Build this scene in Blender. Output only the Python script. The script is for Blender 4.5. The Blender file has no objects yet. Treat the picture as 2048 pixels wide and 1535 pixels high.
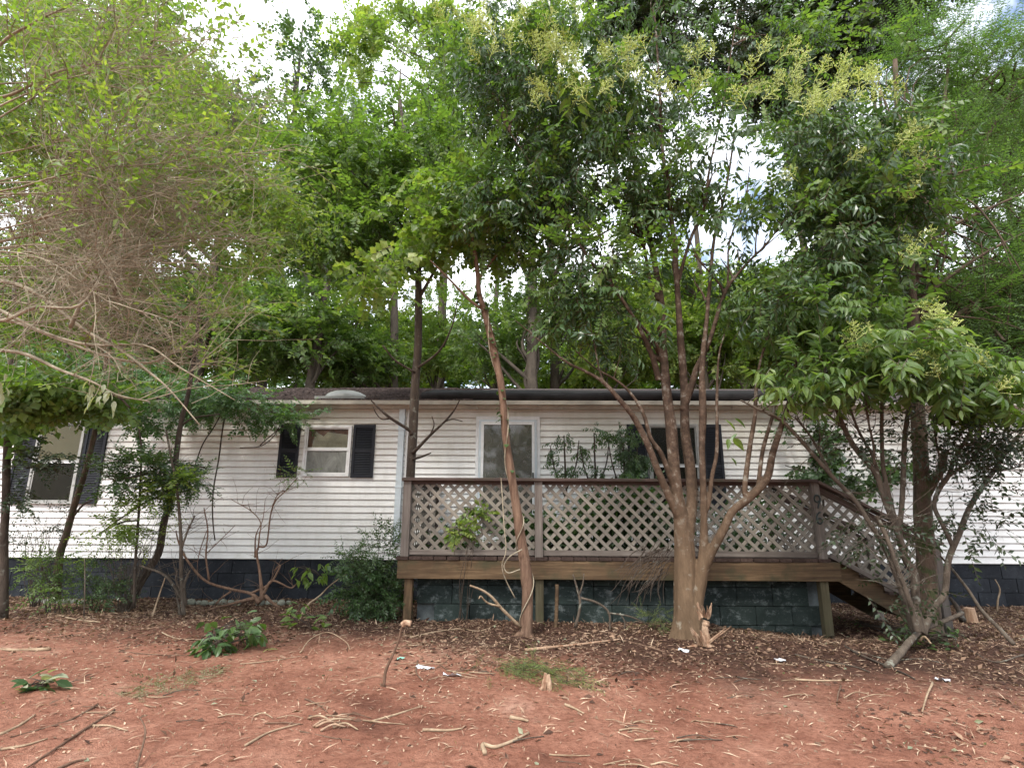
import bpy, math, random
import numpy as np
from mathutils import Vector, Matrix, noise as mn

C = bpy.context.scene.collection
R = random.Random(7)
rng = np.random.default_rng(11)
rad = math.radians

# ------------------------------------------------------------------ camera, sky, sun, exposure
EYE = 1.5
F = 1080.0
TH, RHO, PSI = rad(13.08), rad(0.30), rad(0.9)
sc = bpy.context.scene
cam = bpy.data.cameras.new("camera")
cam.sensor_width = 36.0
cam.lens = 36.0 * F / 2048.0
cam.clip_start = 0.05
cam.clip_end = 1500
camo = bpy.data.objects.new("camera", cam)
C.objects.link(camo)
camo.matrix_world = (Matrix.Translation((0, 0, EYE)) @ Matrix.Rotation(PSI, 4, 'Z')
                     @ Matrix.Rotation(math.pi / 2 + TH, 4, 'X') @ Matrix.Rotation(RHO, 4, 'Z'))
sc.camera = camo

SUN_EL, SUN_AZ = rad(52), rad(205)          # azimuth clockwise from +Y
world = bpy.data.worlds.new("World")
sc.world = world
world.use_nodes = True
wn, wl = world.node_tree.nodes, world.node_tree.links
wn.clear()
w_out = wn.new('ShaderNodeOutputWorld')
w_bg = wn.new('ShaderNodeBackground')
w_bg.inputs['Strength'].default_value = 0.105
sky = wn.new('ShaderNodeTexSky')
sky.sky_type = 'NISHITA'
sky.sun_disc = False
sky.sun_elevation = SUN_EL
sky.sun_rotation = SUN_AZ
tc = wn.new('ShaderNodeTexCoord')
nz = wn.new('ShaderNodeTexNoise')
nz.inputs['Scale'].default_value = 3.2
nz.inputs['Detail'].default_value = 6
nz.inputs['Roughness'].default_value = 0.62
wl.new(tc.outputs['Generated'], nz.inputs['Vector'])
cr = wn.new('ShaderNodeValToRGB')
cr.color_ramp.elements[0].position = 0.36
cr.color_ramp.elements[1].position = 0.50
wl.new(nz.outputs['Fac'], cr.inputs['Fac'])
mx = wn.new('ShaderNodeMix')
mx.data_type = 'RGBA'
wl.new(cr.outputs['Color'], mx.inputs['Factor'])
wl.new(sky.outputs['Color'], mx.inputs[6])
mx.inputs[7].default_value = (9.0, 9.3, 9.8, 1)
wl.new(mx.outputs[2], w_bg.inputs['Color'])
wl.new(w_bg.outputs['Background'], w_out.inputs['Surface'])

sl = bpy.data.lights.new("sun", 'SUN')
sl.energy = 1.5
sl.angle = rad(12)
sl.color = (1.0, 0.95, 0.87)
so = bpy.data.objects.new("sun", sl)
C.objects.link(so)
sd = Vector((math.sin(SUN_AZ) * math.cos(SUN_EL), math.cos(SUN_AZ) * math.cos(SUN_EL), math.sin(SUN_EL)))
so.rotation_euler = sd.to_track_quat('Z', 'Y').to_euler()
so.location = (0, 0, 30)

sc.view_settings.view_transform = 'Standard'
sc.view_settings.look = 'None'
sc.view_settings.exposure = 1.44
sc.view_settings.gamma = 1.0
sc.view_settings.use_curve_mapping = False
sc.render.engine = 'CYCLES'
sc.cycles.use_denoising = True
sc.cycles.max_bounces = 7
sc.cycles.diffuse_bounces = 4
sc.cycles.transmission_bounces = 4
sc.cycles.transparent_max_bounces = 8
sc.cycles.sample_clamp_indirect = 6

CM = camo.matrix_world.to_3x3()


def P(px, py, Y):
    """point at distance Y (metres in front of the camera) seen at a pixel of the photograph"""
    d = CM @ Vector(((px - 1024) / F, (767.5 - py) / F, -1.0))
    s = Y / d.y
    return Vector((d.x * s, Y, EYE + d.z * s))


def PXM(Y):
    return F / (Y * math.cos(TH))


def smooth(a, b, x):
    t = min(1, max(0, (x - a) / (b - a)))
    return t * t * (3 - 2 * t)


def ground(x, y):
    z = 0.30 - 0.14 * smooth(5.9, 8.4, y)
    z -= 0.12 * smooth(1.8, 3.4, x) * smooth(5.4, 6.3, y) * (1 - smooth(6.3, 8.4, y))
    z += 0.10 * smooth(3.0, 6.0, x) * smooth(4.0, 5.2, y) * (1 - smooth(5.4, 6.6, y))
    if y < 9 and abs(x) < 14:
        z += 0.045 * mn.noise(Vector((x * 0.55, y * 0.8, 3.1))) + 0.016 * mn.noise(Vector((x * 2.3, y * 2.9, 1.7)))
        z += 0.009 * mn.noise(Vector((x * 8, y * 9, 5.7))) + 0.005 * mn.noise(Vector((x * 19, y * 21, 1.7)))
    return z


# ------------------------------------------------------------------ object helpers
WM = {}


def setp(o, label=None, cat=None, group=None, kind=None):
    if label: o['label'] = label
    if cat: o['category'] = cat
    if group: o['group'] = group
    if kind: o['kind'] = kind
    return o


def link(name, data, parent=None, M=None):
    o = bpy.data.objects.new(name, data)
    C.objects.link(o)
    M = M or Matrix.Identity(4)
    WM[o.name] = M
    if parent is not None:
        o.parent = parent
        o.matrix_parent_inverse = WM[parent.name].inverted()
    o.matrix_basis = M
    return o


def thing(name, loc, label, cat, group=None):
    o = link(name, None, None, Matrix.Translation(Vector(loc)))
    o.empty_display_size = 0.2
    return setp(o, label, cat, group)


def mesh_np(name, V, faces, mats, midx=None, tint=None, smooth_=False):
    """faces: list of (n,k) int arrays; midx: list of matching arrays or ints"""
    me = bpy.data.meshes.new(name)
    V = np.asarray(V, dtype=np.float32)
    faces = [np.asarray(f, dtype=np.int32) for f in faces]
    keep = [i for i, f in enumerate(faces) if len(f)]
    mi = []
    for i in keep:
        m = 0 if midx is None else midx[i]
        mi.append(np.full(len(faces[i]), m, dtype=np.int32) if np.isscalar(m) else np.asarray(m, dtype=np.int32))
    faces = [faces[i] for i in keep]
    nl = sum(f.size for f in faces)
    npoly = sum(len(f) for f in faces)
    me.vertices.add(len(V))
    me.vertices.foreach_set('co', V.ravel())
    me.loops.add(nl)
    me.loops.foreach_set('vertex_index', np.concatenate([f.ravel() for f in faces]))
    me.polygons.add(npoly)
    tot = np.concatenate([np.full(len(f), f.shape[1], dtype=np.int32) for f in faces])
    st = np.concatenate([[0], np.cumsum(tot)[:-1]]).astype(np.int32)
    me.polygons.foreach_set('loop_start', st)
    me.polygons.foreach_set('loop_total', tot)
    me.polygons.foreach_set('material_index', np.concatenate(mi))
    me.polygons.foreach_set('use_smooth', np.full(npoly, smooth_, dtype=bool))
    for m in mats:
        me.materials.append(m)
    if tint is not None:
        a = me.attributes.new('tint', 'FLOAT', 'POINT')
        a.data.foreach_set('value', np.asarray(tint, dtype=np.float32))
    me.update(calc_edges=True)
    return me


class MB:
    def __init__(s):
        s.v, s.f3, s.f4, s.n, s.fn = [], [], [], 0, []

    def add(s, v, f3=None, f4=None):
        v = np.asarray(v, dtype=float).reshape(-1, 3)
        s.v.append(v)
        if f3 is not None and len(f3): s.f3.append(np.asarray(f3) + s.n)
        if f4 is not None and len(f4): s.f4.append(np.asarray(f4) + s.n)
        s.n += len(v)

    def poly(s, pts):
        v = np.asarray([tuple(p) for p in pts], dtype=float)
        s.v.append(v)
        s.fn.append((np.arange(len(v)) + s.n)[None, :])
        s.n += len(v)

    def mesh(s, name, mats, smooth_=False):
        F_ = []
        if s.f3: F_.append(np.concatenate(s.f3))
        if s.f4: F_.append(np.concatenate(s.f4))
        F_ += s.fn
        return mesh_np(name, np.concatenate(s.v), F_, mats if isinstance(mats, list) else [mats], smooth_=smooth_)

    def build(s, name, mats, parent=None, smooth_=False, M=None):
        return link(name, s.mesh(name, mats, smooth_), parent, M)


def box(mb, x0, x1, y0, y1, z0, z1):
    v = [(x, y, z) for x in (x0, x1) for y in (y0, y1) for z in (z0, z1)]
    mb.add(v, f4=[(0, 1, 3, 2), (4, 6, 7, 5), (0, 4, 5, 1), (2, 3, 7, 6), (0, 2, 6, 4), (1, 5, 7, 3)])


def prism(mb, prof, x0, x1, axis='x'):
    """extrude a (a,b) profile along x (axis 'x': a->y,b->z) or along y (a->x,b->z)"""
    n = len(prof)
    v = []
    for e in (x0, x1):
        for a, b in prof:
            v.append((e, a, b) if axis == 'x' else ((a, e, b) if axis == 'y' else (a, b, e)))
    q = [(i, (i + 1) % n, n + (i + 1) % n, n + i) for i in range(n)]
    base = mb.n
    mb.add(v, f4=q)
    mb.fn.append(np.array([[base + i for i in range(n - 1, -1, -1)]]))
    mb.fn.append(np.array([[base + n + i for i in range(n)]]))


def chamf(w, h, c):
    a, b = w / 2, h / 2
    return [(-a + c, -b), (a - c, -b), (a, -b + c), (a, b - c), (a - c, b), (-a + c, b), (-a, b - c), (-a, -b + c)]


_bc = {}


def board(name, p0, p1, w, t, mat, parent, up=(0, 0, 1), c=0.003, roll=0.0):
    """a chamfered board from p0 to p1; w along 'up', t across"""
    p0, p1 = Vector(p0), Vector(p1)
    L = (p1 - p0).length
    key = (round(L, 3), round(w, 4), round(t, 4), mat.name)
    if key not in _bc:
        mb = MB()
        prism(mb, chamf(t, w, c), -L / 2, L / 2)
        _bc[key] = mb.mesh(name, mat)
    X = (p1 - p0).normalized()
    U = Vector(up)
    Y = U.cross(X).normalized()
    Z = X.cross(Y)
    M = Matrix((X, Y, Z)).transposed().to_4x4()
    M = Matrix.Translation((p0 + p1) / 2) @ M @ Matrix.Rotation(roll, 4, 'X')
    return link(name, _bc[key], parent, M)


def spline(pts, n):
    """Catmull-Rom through rows of pts (any width)"""
    p = np.asarray(pts, dtype=float)
    if len(p) < 3:
        t = np.linspace(0, 1, n)[:, None]
        return p[0] * (1 - t) + p[-1] * t
    q = np.vstack([2 * p[0] - p[1], p, 2 * p[-1] - p[-2]])
    T = np.linspace(0, len(p) - 1, n)
    i = np.minimum(T.astype(int), len(p) - 2)
    t = (T - i)[:, None]
    a, b, c, d = q[i], q[i + 1], q[i + 2], q[i + 3]
    return 0.5 * ((2 * b) + (-a + c) * t + (2 * a - 5 * b + 4 * c - d) * t ** 2 + (-a + 3 * b - 3 * c + d) * t ** 3)


def tubes(paths, radii, sides=3, cap=True):
    """paths (N,K,3), radii (N,K) -> V, quads, tris"""
    paths = np.asarray(paths, dtype=float)
    radii = np.asarray(radii, dtype=float)
    N, K, _ = paths.shape
    T = np.gradient(paths, axis=1)
    T /= np.linalg.norm(T, axis=2, keepdims=True) + 1e-9
    ref = np.tile(np.array([0.31, 0.87, 0.38]), (N, 1))
    bad = np.abs((T[:, 0] * ref).sum(1)) > 0.9
    ref[bad] = (0.9, -0.2, 0.3)
    U = np.zeros_like(paths)
    u = ref
    for k in range(K):
        u = u - (u * T[:, k]).sum(1, keepdims=True) * T[:, k]
        u = u / (np.linalg.norm(u, axis=1, keepdims=True) + 1e-9)
        U[:, k] = u
    W = np.cross(T, U)
    a = np.arange(sides) * 2 * math.pi / sides
    V = (paths[:, :, None, :] + radii[:, :, None, None] * (U[:, :, None, :] * np.cos(a)[None, None, :, None]
                                                           + W[:, :, None, :] * np.sin(a)[None, None, :, None]))
    V = V.reshape(-1, 3)
    base = (np.arange(N) * K * sides)[:, None, None]
    k = (np.arange(K - 1) * sides)[None, :, None]
    s = np.arange(sides)[None, None, :]
    s2 = (s + 1) % sides
    q = np.stack([base + k + s, base + k + s2, base + k + sides + s2, base + k + sides + s], axis=-1).reshape(-1, 4)
    return V, q


def tube1(mb, pts, sides=8, n=None, wob=0.0, rough=0.0):
    """pts rows x,y,z,r : one smooth tube added to mb, with end caps"""
    n = n or max(4, 5 * (len(pts) - 1) + 1)
    s = spline(pts, n)
    s[:, 3] = np.maximum(s[:, 3], 0.0008)
    if wob:
        for i in range(1, n - 1):
            v = mn.noise_vector(Vector(s[i, :3]) * 2.3)
            s[i, :3] += np.array(v) * wob
    V, q = tubes(s[None, :, :3], s[None, :, 3], sides)
    if rough:
        cc = np.repeat(s[:, :3], sides, axis=0)
        rr = np.repeat(s[:, 3], sides)
        for i in range(len(V)):
            k = 1 + rough * mn.noise(Vector(V[i]) * (0.35 / max(rr[i], 0.01)))
            V[i] = cc[i] + (V[i] - cc[i]) * k
    mb.add(V, f4=q)
    b = mb.n - len(V)
    mb.fn.append(np.array([[b + i for i in range(sides - 1, -1, -1)]]))
    mb.fn.append(np.array([[b + (n - 1) * sides + i for i in range(sides)]]))


def remesh(mb, name, mat, vox, parent=None, sm=6):
    """fuse overlapping tubes into one continuous skin"""
    me = mb.mesh(name, mat)
    t = bpy.data.objects.new('tmp', me)
    C.objects.link(t)
    m = t.modifiers.new('r', 'REMESH')
    m.mode = 'VOXEL'
    m.voxel_size = vox
    s = t.modifiers.new('s', 'SMOOTH')
    s.iterations = sm
    s.factor = 0.5
    dg = bpy.context.evaluated_depsgraph_get()
    me2 = bpy.data.meshes.new_from_object(t.evaluated_get(dg))
    me2.name = name
    bpy.data.objects.remove(t)
    me2.polygons.foreach_set('use_smooth', np.ones(len(me2.polygons), dtype=bool))
    if not me2.materials: me2.materials.append(mat)
    return link(name, me2, parent)


# ------------------------------------------------------------------ materials
def nodes(name):
    m = bpy.data.materials.new(name)
    m.use_nodes = True
    t = m.node_tree
    b = t.nodes['Principled BSDF']
    return m, t.nodes, t.links, b


def ramp(N, L, src, stops):
    r = N.new('ShaderNodeValToRGB')
    e = r.color_ramp.elements
    while len(e) < len(stops): e.new(0.5)
    for i, (p, c) in enumerate(stops):
        e[i].position = p
        e[i].color = (*c, 1) if len(c) == 3 else c
    L.new(src, r.inputs['Fac'])
    return r.outputs['Color']


def noise(N, L, vec, scale, detail=4, rough=0.6, stretch=None, dist=0.0):
    if stretch:
        mp = N.new('ShaderNodeMapping')
        mp.inputs['Scale'].default_value = stretch
        L.new(vec, mp.inputs['Vector'])
        vec = mp.outputs['Vector']
    n = N.new('ShaderNodeTexNoise')
    n.inputs['Scale'].default_value = scale
    n.inputs['Detail'].default_value = detail
    n.inputs['Roughness'].default_value = rough
    n.inputs['Distortion'].default_value = dist
    L.new(vec, n.inputs['Vector'])
    return n.outputs['Fac']


def mixc(N, L, fac, a, b, mode='MIX'):
    m = N.new('ShaderNodeMix')
    m.data_type = 'RGBA'
    m.blend_type = mode
    for s, v in ((m.inputs['Factor'], fac), (m.inputs[6], a), (m.inputs[7], b)):
        if isinstance(v, (int, float)): s.default_value = v
        elif isinstance(v, tuple): s.default_value = (*v, 1)
        else: L.new(v, s)
    return m.outputs[2]


def bump(N, L, b, h, strength=0.4, dist=0.01):
    n = N.new('ShaderNodeBump')
    n.inputs['Strength'].default_value = strength
    n.inputs['Distance'].default_value = dist
    L.new(h, n.inputs['Height'])
    L.new(n.outputs['Normal'], b.inputs['Normal'])


def pos(N):
    return N.new('ShaderNodeNewGeometry').outputs['Position']


def obrand(N):
    return N.new('ShaderNodeObjectInfo').outputs['Random']


def leaf_mat(name, c0, c1, c2, trans=0.4, rough=0.42, spec=0.5):
    def mute(c):
        l_ = .3 * c[0] + .6 * c[1] + .1 * c[2]
        return (c[0] * .84 + l_ * .16 + c[1] * .04, c[1] * .86 + l_ * .14, c[2] * .82 + l_ * .18)
    if 'litter' not in name and 'dead' not in name: c0, c1, c2 = mute(c0), mute(c1), mute(c2)
    m, N, L, b = nodes(name)
    a = N.new('ShaderNodeAttribute')
    a.attribute_name = 'tint'
    col = ramp(N, L, a.outputs['Fac'], [(0.0, c0), (0.5, c1), (0.9, c2), (1.0, tuple(min(1, 1.25 * x) for x in c2))])
    big = noise(N, L, pos(N), 1.1, 3)
    col = mixc(N, L, ramp(N, L, big, [(0.3, (0, 0, 0)), (0.7, (0.5, 0.5, 0.5))]), col, tuple(0.6 * x + 0.4 * y for x, y in zip(c0, c1)))
    L.new(col, b.inputs['Base Color'])
    b.inputs['Roughness'].default_value = rough
    b.inputs['Specular IOR Level'].default_value = spec
    tr = N.new('ShaderNodeBsdfTranslucent')
    g = N.new('ShaderNodeMix')
    g.data_type = 'RGBA'
    g.blend_type = 'MULTIPLY'
    g.inputs['Factor'].default_value = 1
    L.new(col, g.inputs[6])
    g.inputs[7].default_value = (1.7, 1.95, 0.65, 1)
    L.new(g.outputs[2], tr.inputs['Color'])
    mxs = N.new('ShaderNodeMixShader')
    mxs.inputs[0].default_value = trans
    L.new(b.outputs[0], mxs.inputs[1])
    L.new(tr.outputs[0], mxs.inputs[2])
    L.new(mxs.outputs[0], N['Material Output'].inputs['Surface'])
    return m


def bark_mat(name, ca, cb, cl=None, lich=0.6, scale=9, st=(1, 1, 0.25), bs=0.6, upper=None):
    m, N, L, b = nodes(name)
    p = pos(N)
    n1 = noise(N, L, p, scale, 6, 0.65, st, 0.4)
    col = ramp(N, L, n1, [(0.32, ca), (0.68, cb)])
    if cl:
        n2 = noise(N, L, p, 14, 4, 0.6)
        f = ramp(N, L, n2, [(lich - 0.03, (0, 0, 0)), (lich + 0.05, (0.85, 0.85, 0.85))])
        col = mixc(N, L, f, col, cl)
    if upper:
        s3 = N.new('ShaderNodeSeparateXYZ'); L.new(p, s3.inputs[0])
        m3_ = N.new('ShaderNodeMapRange'); m3_.inputs[1].default_value = 0.9; m3_.inputs[2].default_value = 2.1; m3_.inputs[4].default_value = 0.92
        L.new(s3.outputs[2], m3_.inputs[0])
        mot = ramp(N, L, noise(N, L, p, 11, 5, 0.7), [(0.42, upper), (0.56, tuple(2.1 * x for x in upper)), (0.66, (0.27, 0.25, 0.21))])
        col = mixc(N, L, m3_.outputs[0], col, mot)
    n3 = noise(N, L, p, scale * 6, 4, 0.6, st)
    col = mixc(N, L, 0.5, col, ramp(N, L, n3, [(0.3, (0.45, 0.45, 0.45)), (0.7, (1, 1, 1))]), 'MULTIPLY')
    L.new(col, b.inputs['Base Color'])
    b.inputs['Roughness'].default_value = 0.85
    b.inputs['Specular IOR Level'].default_value = 0.2
    h = N.new('ShaderNodeMath')
    h.operation = 'ADD'
    L.new(n1, h.inputs[0])
    L.new(n3, h.inputs[1])
    bump(N, L, b, h.outputs[0], bs, 0.012)
    return m


def wood_mat(name, ca, cb, cc, moss=None, grain=34):
    m, N, L, b = nodes(name)
    t = N.new('ShaderNodeTexCoord').outputs['Object']
    r = obrand(N)
    cmb = N.new('ShaderNodeCombineXYZ')
    ml = N.new('ShaderNodeMath'); ml.operation = 'MULTIPLY'; ml.inputs[1].default_value = 37
    L.new(r, ml.inputs[0])
    for i in range(3): L.new(ml.outputs[0], cmb.inputs[i])
    ad = N.new('ShaderNodeVectorMath'); ad.operation = 'ADD'
    L.new(t, ad.inputs[0]); L.new(cmb.outputs[0], ad.inputs[1])
    v = ad.outputs[0]
    n1 = noise(N, L, v, grain, 6, 0.65, (0.05, 1, 1), 0.6)
    n2 = noise(N, L, v, 2.4, 4, 0.6, (0.5, 1, 1), 0.5)
    col = ramp(N, L, n1, [(0.25, ca), (0.5, cb), (0.75, cc)])
    col = mixc(N, L, ramp(N, L, n2, [(0.35, (0, 0, 0)), (0.7, (0.7, 0.7, 0.7))]), col, ca)
    vr = ramp(N, L, r, [(0, (0.72, 0.72, 0.74)), (1, (1.0, 1.0, 1.0))])
    col = mixc(N, L, 1.0, col, vr, 'MULTIPLY')
    if moss:
        n3 = noise(N, L, pos(N), 3.5, 5, 0.65)
        col = mixc(N, L, ramp(N, L, n3, [(0.5, (0, 0, 0)), (0.66, (0.75, 0.75, 0.75))]), col, moss)
    L.new(col, b.inputs['Base Color'])
    b.inputs['Roughness'].default_value = 0.85
    b.inputs['Specular IOR Level'].default_value = 0.2
    bump(N, L, b, n1, 0.5, 0.004)
    return m


def plain(name, col, rough=0.6, var=0.25, scale=6, metal=0, spec=0.4, randv=0.0):
    m, N, L, b = nodes(name)
    n1 = noise(N, L, pos(N), scale, 5, 0.6)
    c = ramp(N, L, n1, [(0.3, tuple(x * (1 - var) for x in col)), (0.7, tuple(min(1, x * (1 + var * 0.5)) for x in col))])
    if randv:
        c = mixc(N, L, 1.0, c, ramp(N, L, obrand(N), [(0, (1 - randv,) * 3), (1, (1, 1, 1))]), 'MULTIPLY')
    L.new(c, b.inputs['Base Color'])
    b.inputs['Roughness'].default_value = rough
    b.inputs['Metallic'].default_value = metal
    b.inputs['Specular IOR Level'].default_value = spec
    bump(N, L, b, noise(N, L, pos(N), scale * 8, 3), 0.15, 0.004)
    return m


# --- ground material: red clay with darker damp leaf mould toward the house
mG, N, L, b = nodes('red_clay')
p = pos(N)
n1 = noise(N, L, p, 1.3, 6, 0.62, None, 0.3)
n2 = noise(N, L, p, 26, 6, 0.7)
n3 = noise(N, L, p, 130, 3, 0.6)
clay = ramp(N, L, n1, [(0.30, (0.22, 0.093, 0.062)), (0.44, (0.42, 0.185, 0.122)), (0.58, (0.54, 0.258, 0.174)), (0.74, (0.66, 0.37, 0.27))])
clay = mixc(N, L, 0.85, clay, ramp(N, L, n2, [(0.32, (0.52, 0.46, 0.44)), (0.55, (1, 1, 1))]), 'MULTIPLY')
n4 = noise(N, L, p, 5.0, 5, 0.7, None, 0.5)
clay = mixc(N, L, 0.55, clay, ramp(N, L, n4, [(0.34, (0.6, 0.52, 0.5)), (0.52, (1, 1, 1))]), 'MULTIPLY')
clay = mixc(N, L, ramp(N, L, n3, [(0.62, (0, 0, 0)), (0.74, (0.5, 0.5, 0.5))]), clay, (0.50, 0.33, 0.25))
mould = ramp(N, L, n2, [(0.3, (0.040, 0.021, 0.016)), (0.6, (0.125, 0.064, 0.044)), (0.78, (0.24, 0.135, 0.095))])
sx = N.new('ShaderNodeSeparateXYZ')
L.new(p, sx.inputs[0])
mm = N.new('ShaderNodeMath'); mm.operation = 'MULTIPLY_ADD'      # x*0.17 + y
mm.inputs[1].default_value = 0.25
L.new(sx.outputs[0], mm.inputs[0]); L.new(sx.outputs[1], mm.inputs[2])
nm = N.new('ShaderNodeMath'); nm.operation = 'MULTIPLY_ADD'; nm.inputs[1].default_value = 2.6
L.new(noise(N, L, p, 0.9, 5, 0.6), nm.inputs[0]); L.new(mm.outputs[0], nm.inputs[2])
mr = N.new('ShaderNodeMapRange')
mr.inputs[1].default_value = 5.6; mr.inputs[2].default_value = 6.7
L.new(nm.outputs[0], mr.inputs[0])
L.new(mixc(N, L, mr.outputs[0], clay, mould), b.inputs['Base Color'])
b.inputs['Roughness'].default_value = 0.95
b.inputs['Specular IOR Level'].default_value = 0.15
hh = N.new('ShaderNodeMath'); hh.operation = 'ADD'
L.new(n2, hh.inputs[0]); L.new(n3, hh.inputs[1])
bump(N, L, b, hh.outputs[0], 1.0, 0.035)

# --- vinyl siding with algae and rain streaks
mS, N, L, b = nodes('vinyl_siding')
p = pos(N)
n1 = noise(N, L, p, 1.1, 5, 0.6, (1, 1, 0.35), 0.4)
n2 = noise(N, L, p, 9, 6, 0.65, (1, 1, 0.3))
sx = N.new('ShaderNodeSeparateXYZ'); L.new(p, sx.inputs[0])
mr = N.new('ShaderNodeMapRange'); mr.inputs[1].default_value = 1.5; mr.inputs[2].default_value = 3.2
L.new(sx.outputs[2], mr.inputs[0])
hx = N.new('ShaderNodeMath'); hx.operation = 'MULTIPLY'
L.new(mr.outputs[0], hx.inputs[0]); L.new(n1, hx.inputs[1])
base = ramp(N, L, n2, [(0.25, (0.74, 0.725, 0.70)), (0.5, (0.82, 0.81, 0.79)), (0.75, (0.85, 0.845, 0.83))])
dirt = ramp(N, L, hx.outputs[0], [(0.16, (0, 0, 0)), (0.55, (0.6, 0.6, 0.6))])
col = mixc(N, L, dirt, base, (0.40, 0.37, 0.25))
al = noise(N, L, p, 1.7, 6, 0.7, (1, 1, 0.6), 0.5)
col = mixc(N, L, ramp(N, L, al, [(0.58, (0, 0, 0)), (0.74, (0.35, 0.35, 0.35))]), col, (0.27, 0.28, 0.17))
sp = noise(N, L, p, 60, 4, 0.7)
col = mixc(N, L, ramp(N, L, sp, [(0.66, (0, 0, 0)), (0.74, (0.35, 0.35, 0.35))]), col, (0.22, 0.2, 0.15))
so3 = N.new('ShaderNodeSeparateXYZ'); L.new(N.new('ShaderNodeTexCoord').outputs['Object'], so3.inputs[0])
lap_shade_ = N.new('ShaderNodeMath'); lap_shade_.operation = 'MULTIPLY_ADD'; lap_shade_.inputs[1].default_value = 0.010
L.new(sp, lap_shade_.inputs[0]); L.new(so3.outputs[2], lap_shade_.inputs[2])
col = mixc(N, L, ramp(N, L, lap_shade_.outputs[0], [(0.0, (.7, .7, .7)), (0.010, (.5, .5, .5)), (0.0145, (0, 0, 0))]), col, (0.17, 0.14, 0.12))  # lap shadow painted as a dark line along each board's lower edge
L.new(col, b.inputs['Base Color'])
b.inputs['Roughness'].default_value = 0.55
b.inputs['Specular IOR Level'].default_value = 0.3
bump(N, L, b, n2, 0.12, 0.004)


def block_mat(name, c0, c1, c2, worn, wp=0.62):
    m, N, L, b = nodes(name)
    p = pos(N)
    r = obrand(N)
    n1 = noise(N, L, p, 2.6, 6, 0.68, None, 0.4)
    n2 = noise(N, L, p, 34, 5, 0.7)
    col = ramp(N, L, n1, [(0.3, c0), (0.52, c1), (0.75, c2)])
    col = mixc(N, L, 1.0, col, ramp(N, L, r, [(0, (0.6, 0.62, 0.66)), (1, (1.15, 1.15, 1.15))]), 'MULTIPLY')
    n4 = noise(N, L, p, 6.5, 8, 0.78, (1, 1, 1.6), 0.15)
    col = mixc(N, L, ramp(N, L, n4, [(wp - 0.03, (0, 0, 0)), (wp + 0.09, (0.8, 0.8, 0.8))]), col, worn)
    col = mixc(N, L, ramp(N, L, n2, [(0.60, (0, 0, 0)), (0.75, (0.5, 0.5, 0.5))]), col, worn)
    L.new(col, b.inputs['Base Color'])
    b.inputs['Roughness'].default_value = 0.8
    b.inputs['Specular IOR Level'].default_value = 0.25
    bump(N, L, b, n2, 0.6, 0.008)
    return m


M_dblock = block_mat('painted_block_teal', (0.008, 0.014, 0.012), (0.018, 0.028, 0.025), (0.038, 0.050, 0.046), (0.135, 0.155, 0.155), 0.56)
M_hblock = block_mat('painted_block_blue', (0.010, 0.012, 0.016), (0.022, 0.025, 0.031), (0.045, 0.05, 0.06), (0.14, 0.15, 0.16), 0.64)
M_mortar = plain('mortar', (0.030, 0.036, 0.038), 0.9)
M_mortar2 = plain('pale_mortar', (0.10, 0.115, 0.118), 0.9, 0.7, 7)
M_white = plain('white_trim', (0.74, 0.74, 0.74), 0.45, 0.14, 7)
M_greyt = plain('grimy_frame', (0.40, 0.40, 0.38), 0.5, 0.35, 9)
M_cream = plain('gutter_paint', (0.50, 0.47, 0.40), 0.5, 0.35, 3)
M_blueish = plain('pale_blue_trim', (0.56, 0.62, 0.66), 0.45, 0.12, 5)
M_shut = plain('navy_shutter', (0.009, 0.011, 0.018), 0.6, 0.3, 9)
M_dark = plain('dark_backing', (0.012, 0.010, 0.010), 0.8)
M_brownback = plain('brown_valance', (0.16, 0.075, 0.055), 0.8, 0.5, 12)
M_blind = plain('roller_blind', (0.19, 0.155, 0.085), 0.8, 0.12, 3)
M_blind2 = plain('insect_screen', (0.058, 0.052, 0.042), 0.8, 0.3, 3)
M_curtain = plain('sagging_curtain', (0.40, 0.355, 0.28), 0.85, 0.3, 5)
M_roll = plain('dark_roll', (0.030, 0.028, 0.028), 0.9, 0.5, 4, spec=0.1)
M_vent = plain('skylight_dome', (0.27, 0.275, 0.26), 0.4, 0.3, 5)
M_stone = plain('edging_stone', (0.30, 0.31, 0.25), 0.9, 0.4, 10, randv=0.4)
M_iron = plain('patinated_iron', (0.035, 0.05, 0.048), 0.6, 0.4, 20)
M_paper = plain('pale_litter', (0.62, 0.64, 0.68), 0.7, 0.2, 9)

mSh, N, L, b = nodes('roof_shingle')
p = pos(N)
n1 = noise(N, L, p, 22, 4, 0.7)
col = ramp(N, L, n1, [(0.35, (0.025, 0.019, 0.018)), (0.55, (0.068, 0.047, 0.042)), (0.7, (0.16, 0.13, 0.12))])
L.new(col, b.inputs['Base Color']); b.inputs['Roughness'].default_value = 0.95
bump(N, L, b, n1, 0.7, 0.01)
M_shingle = mSh


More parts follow.
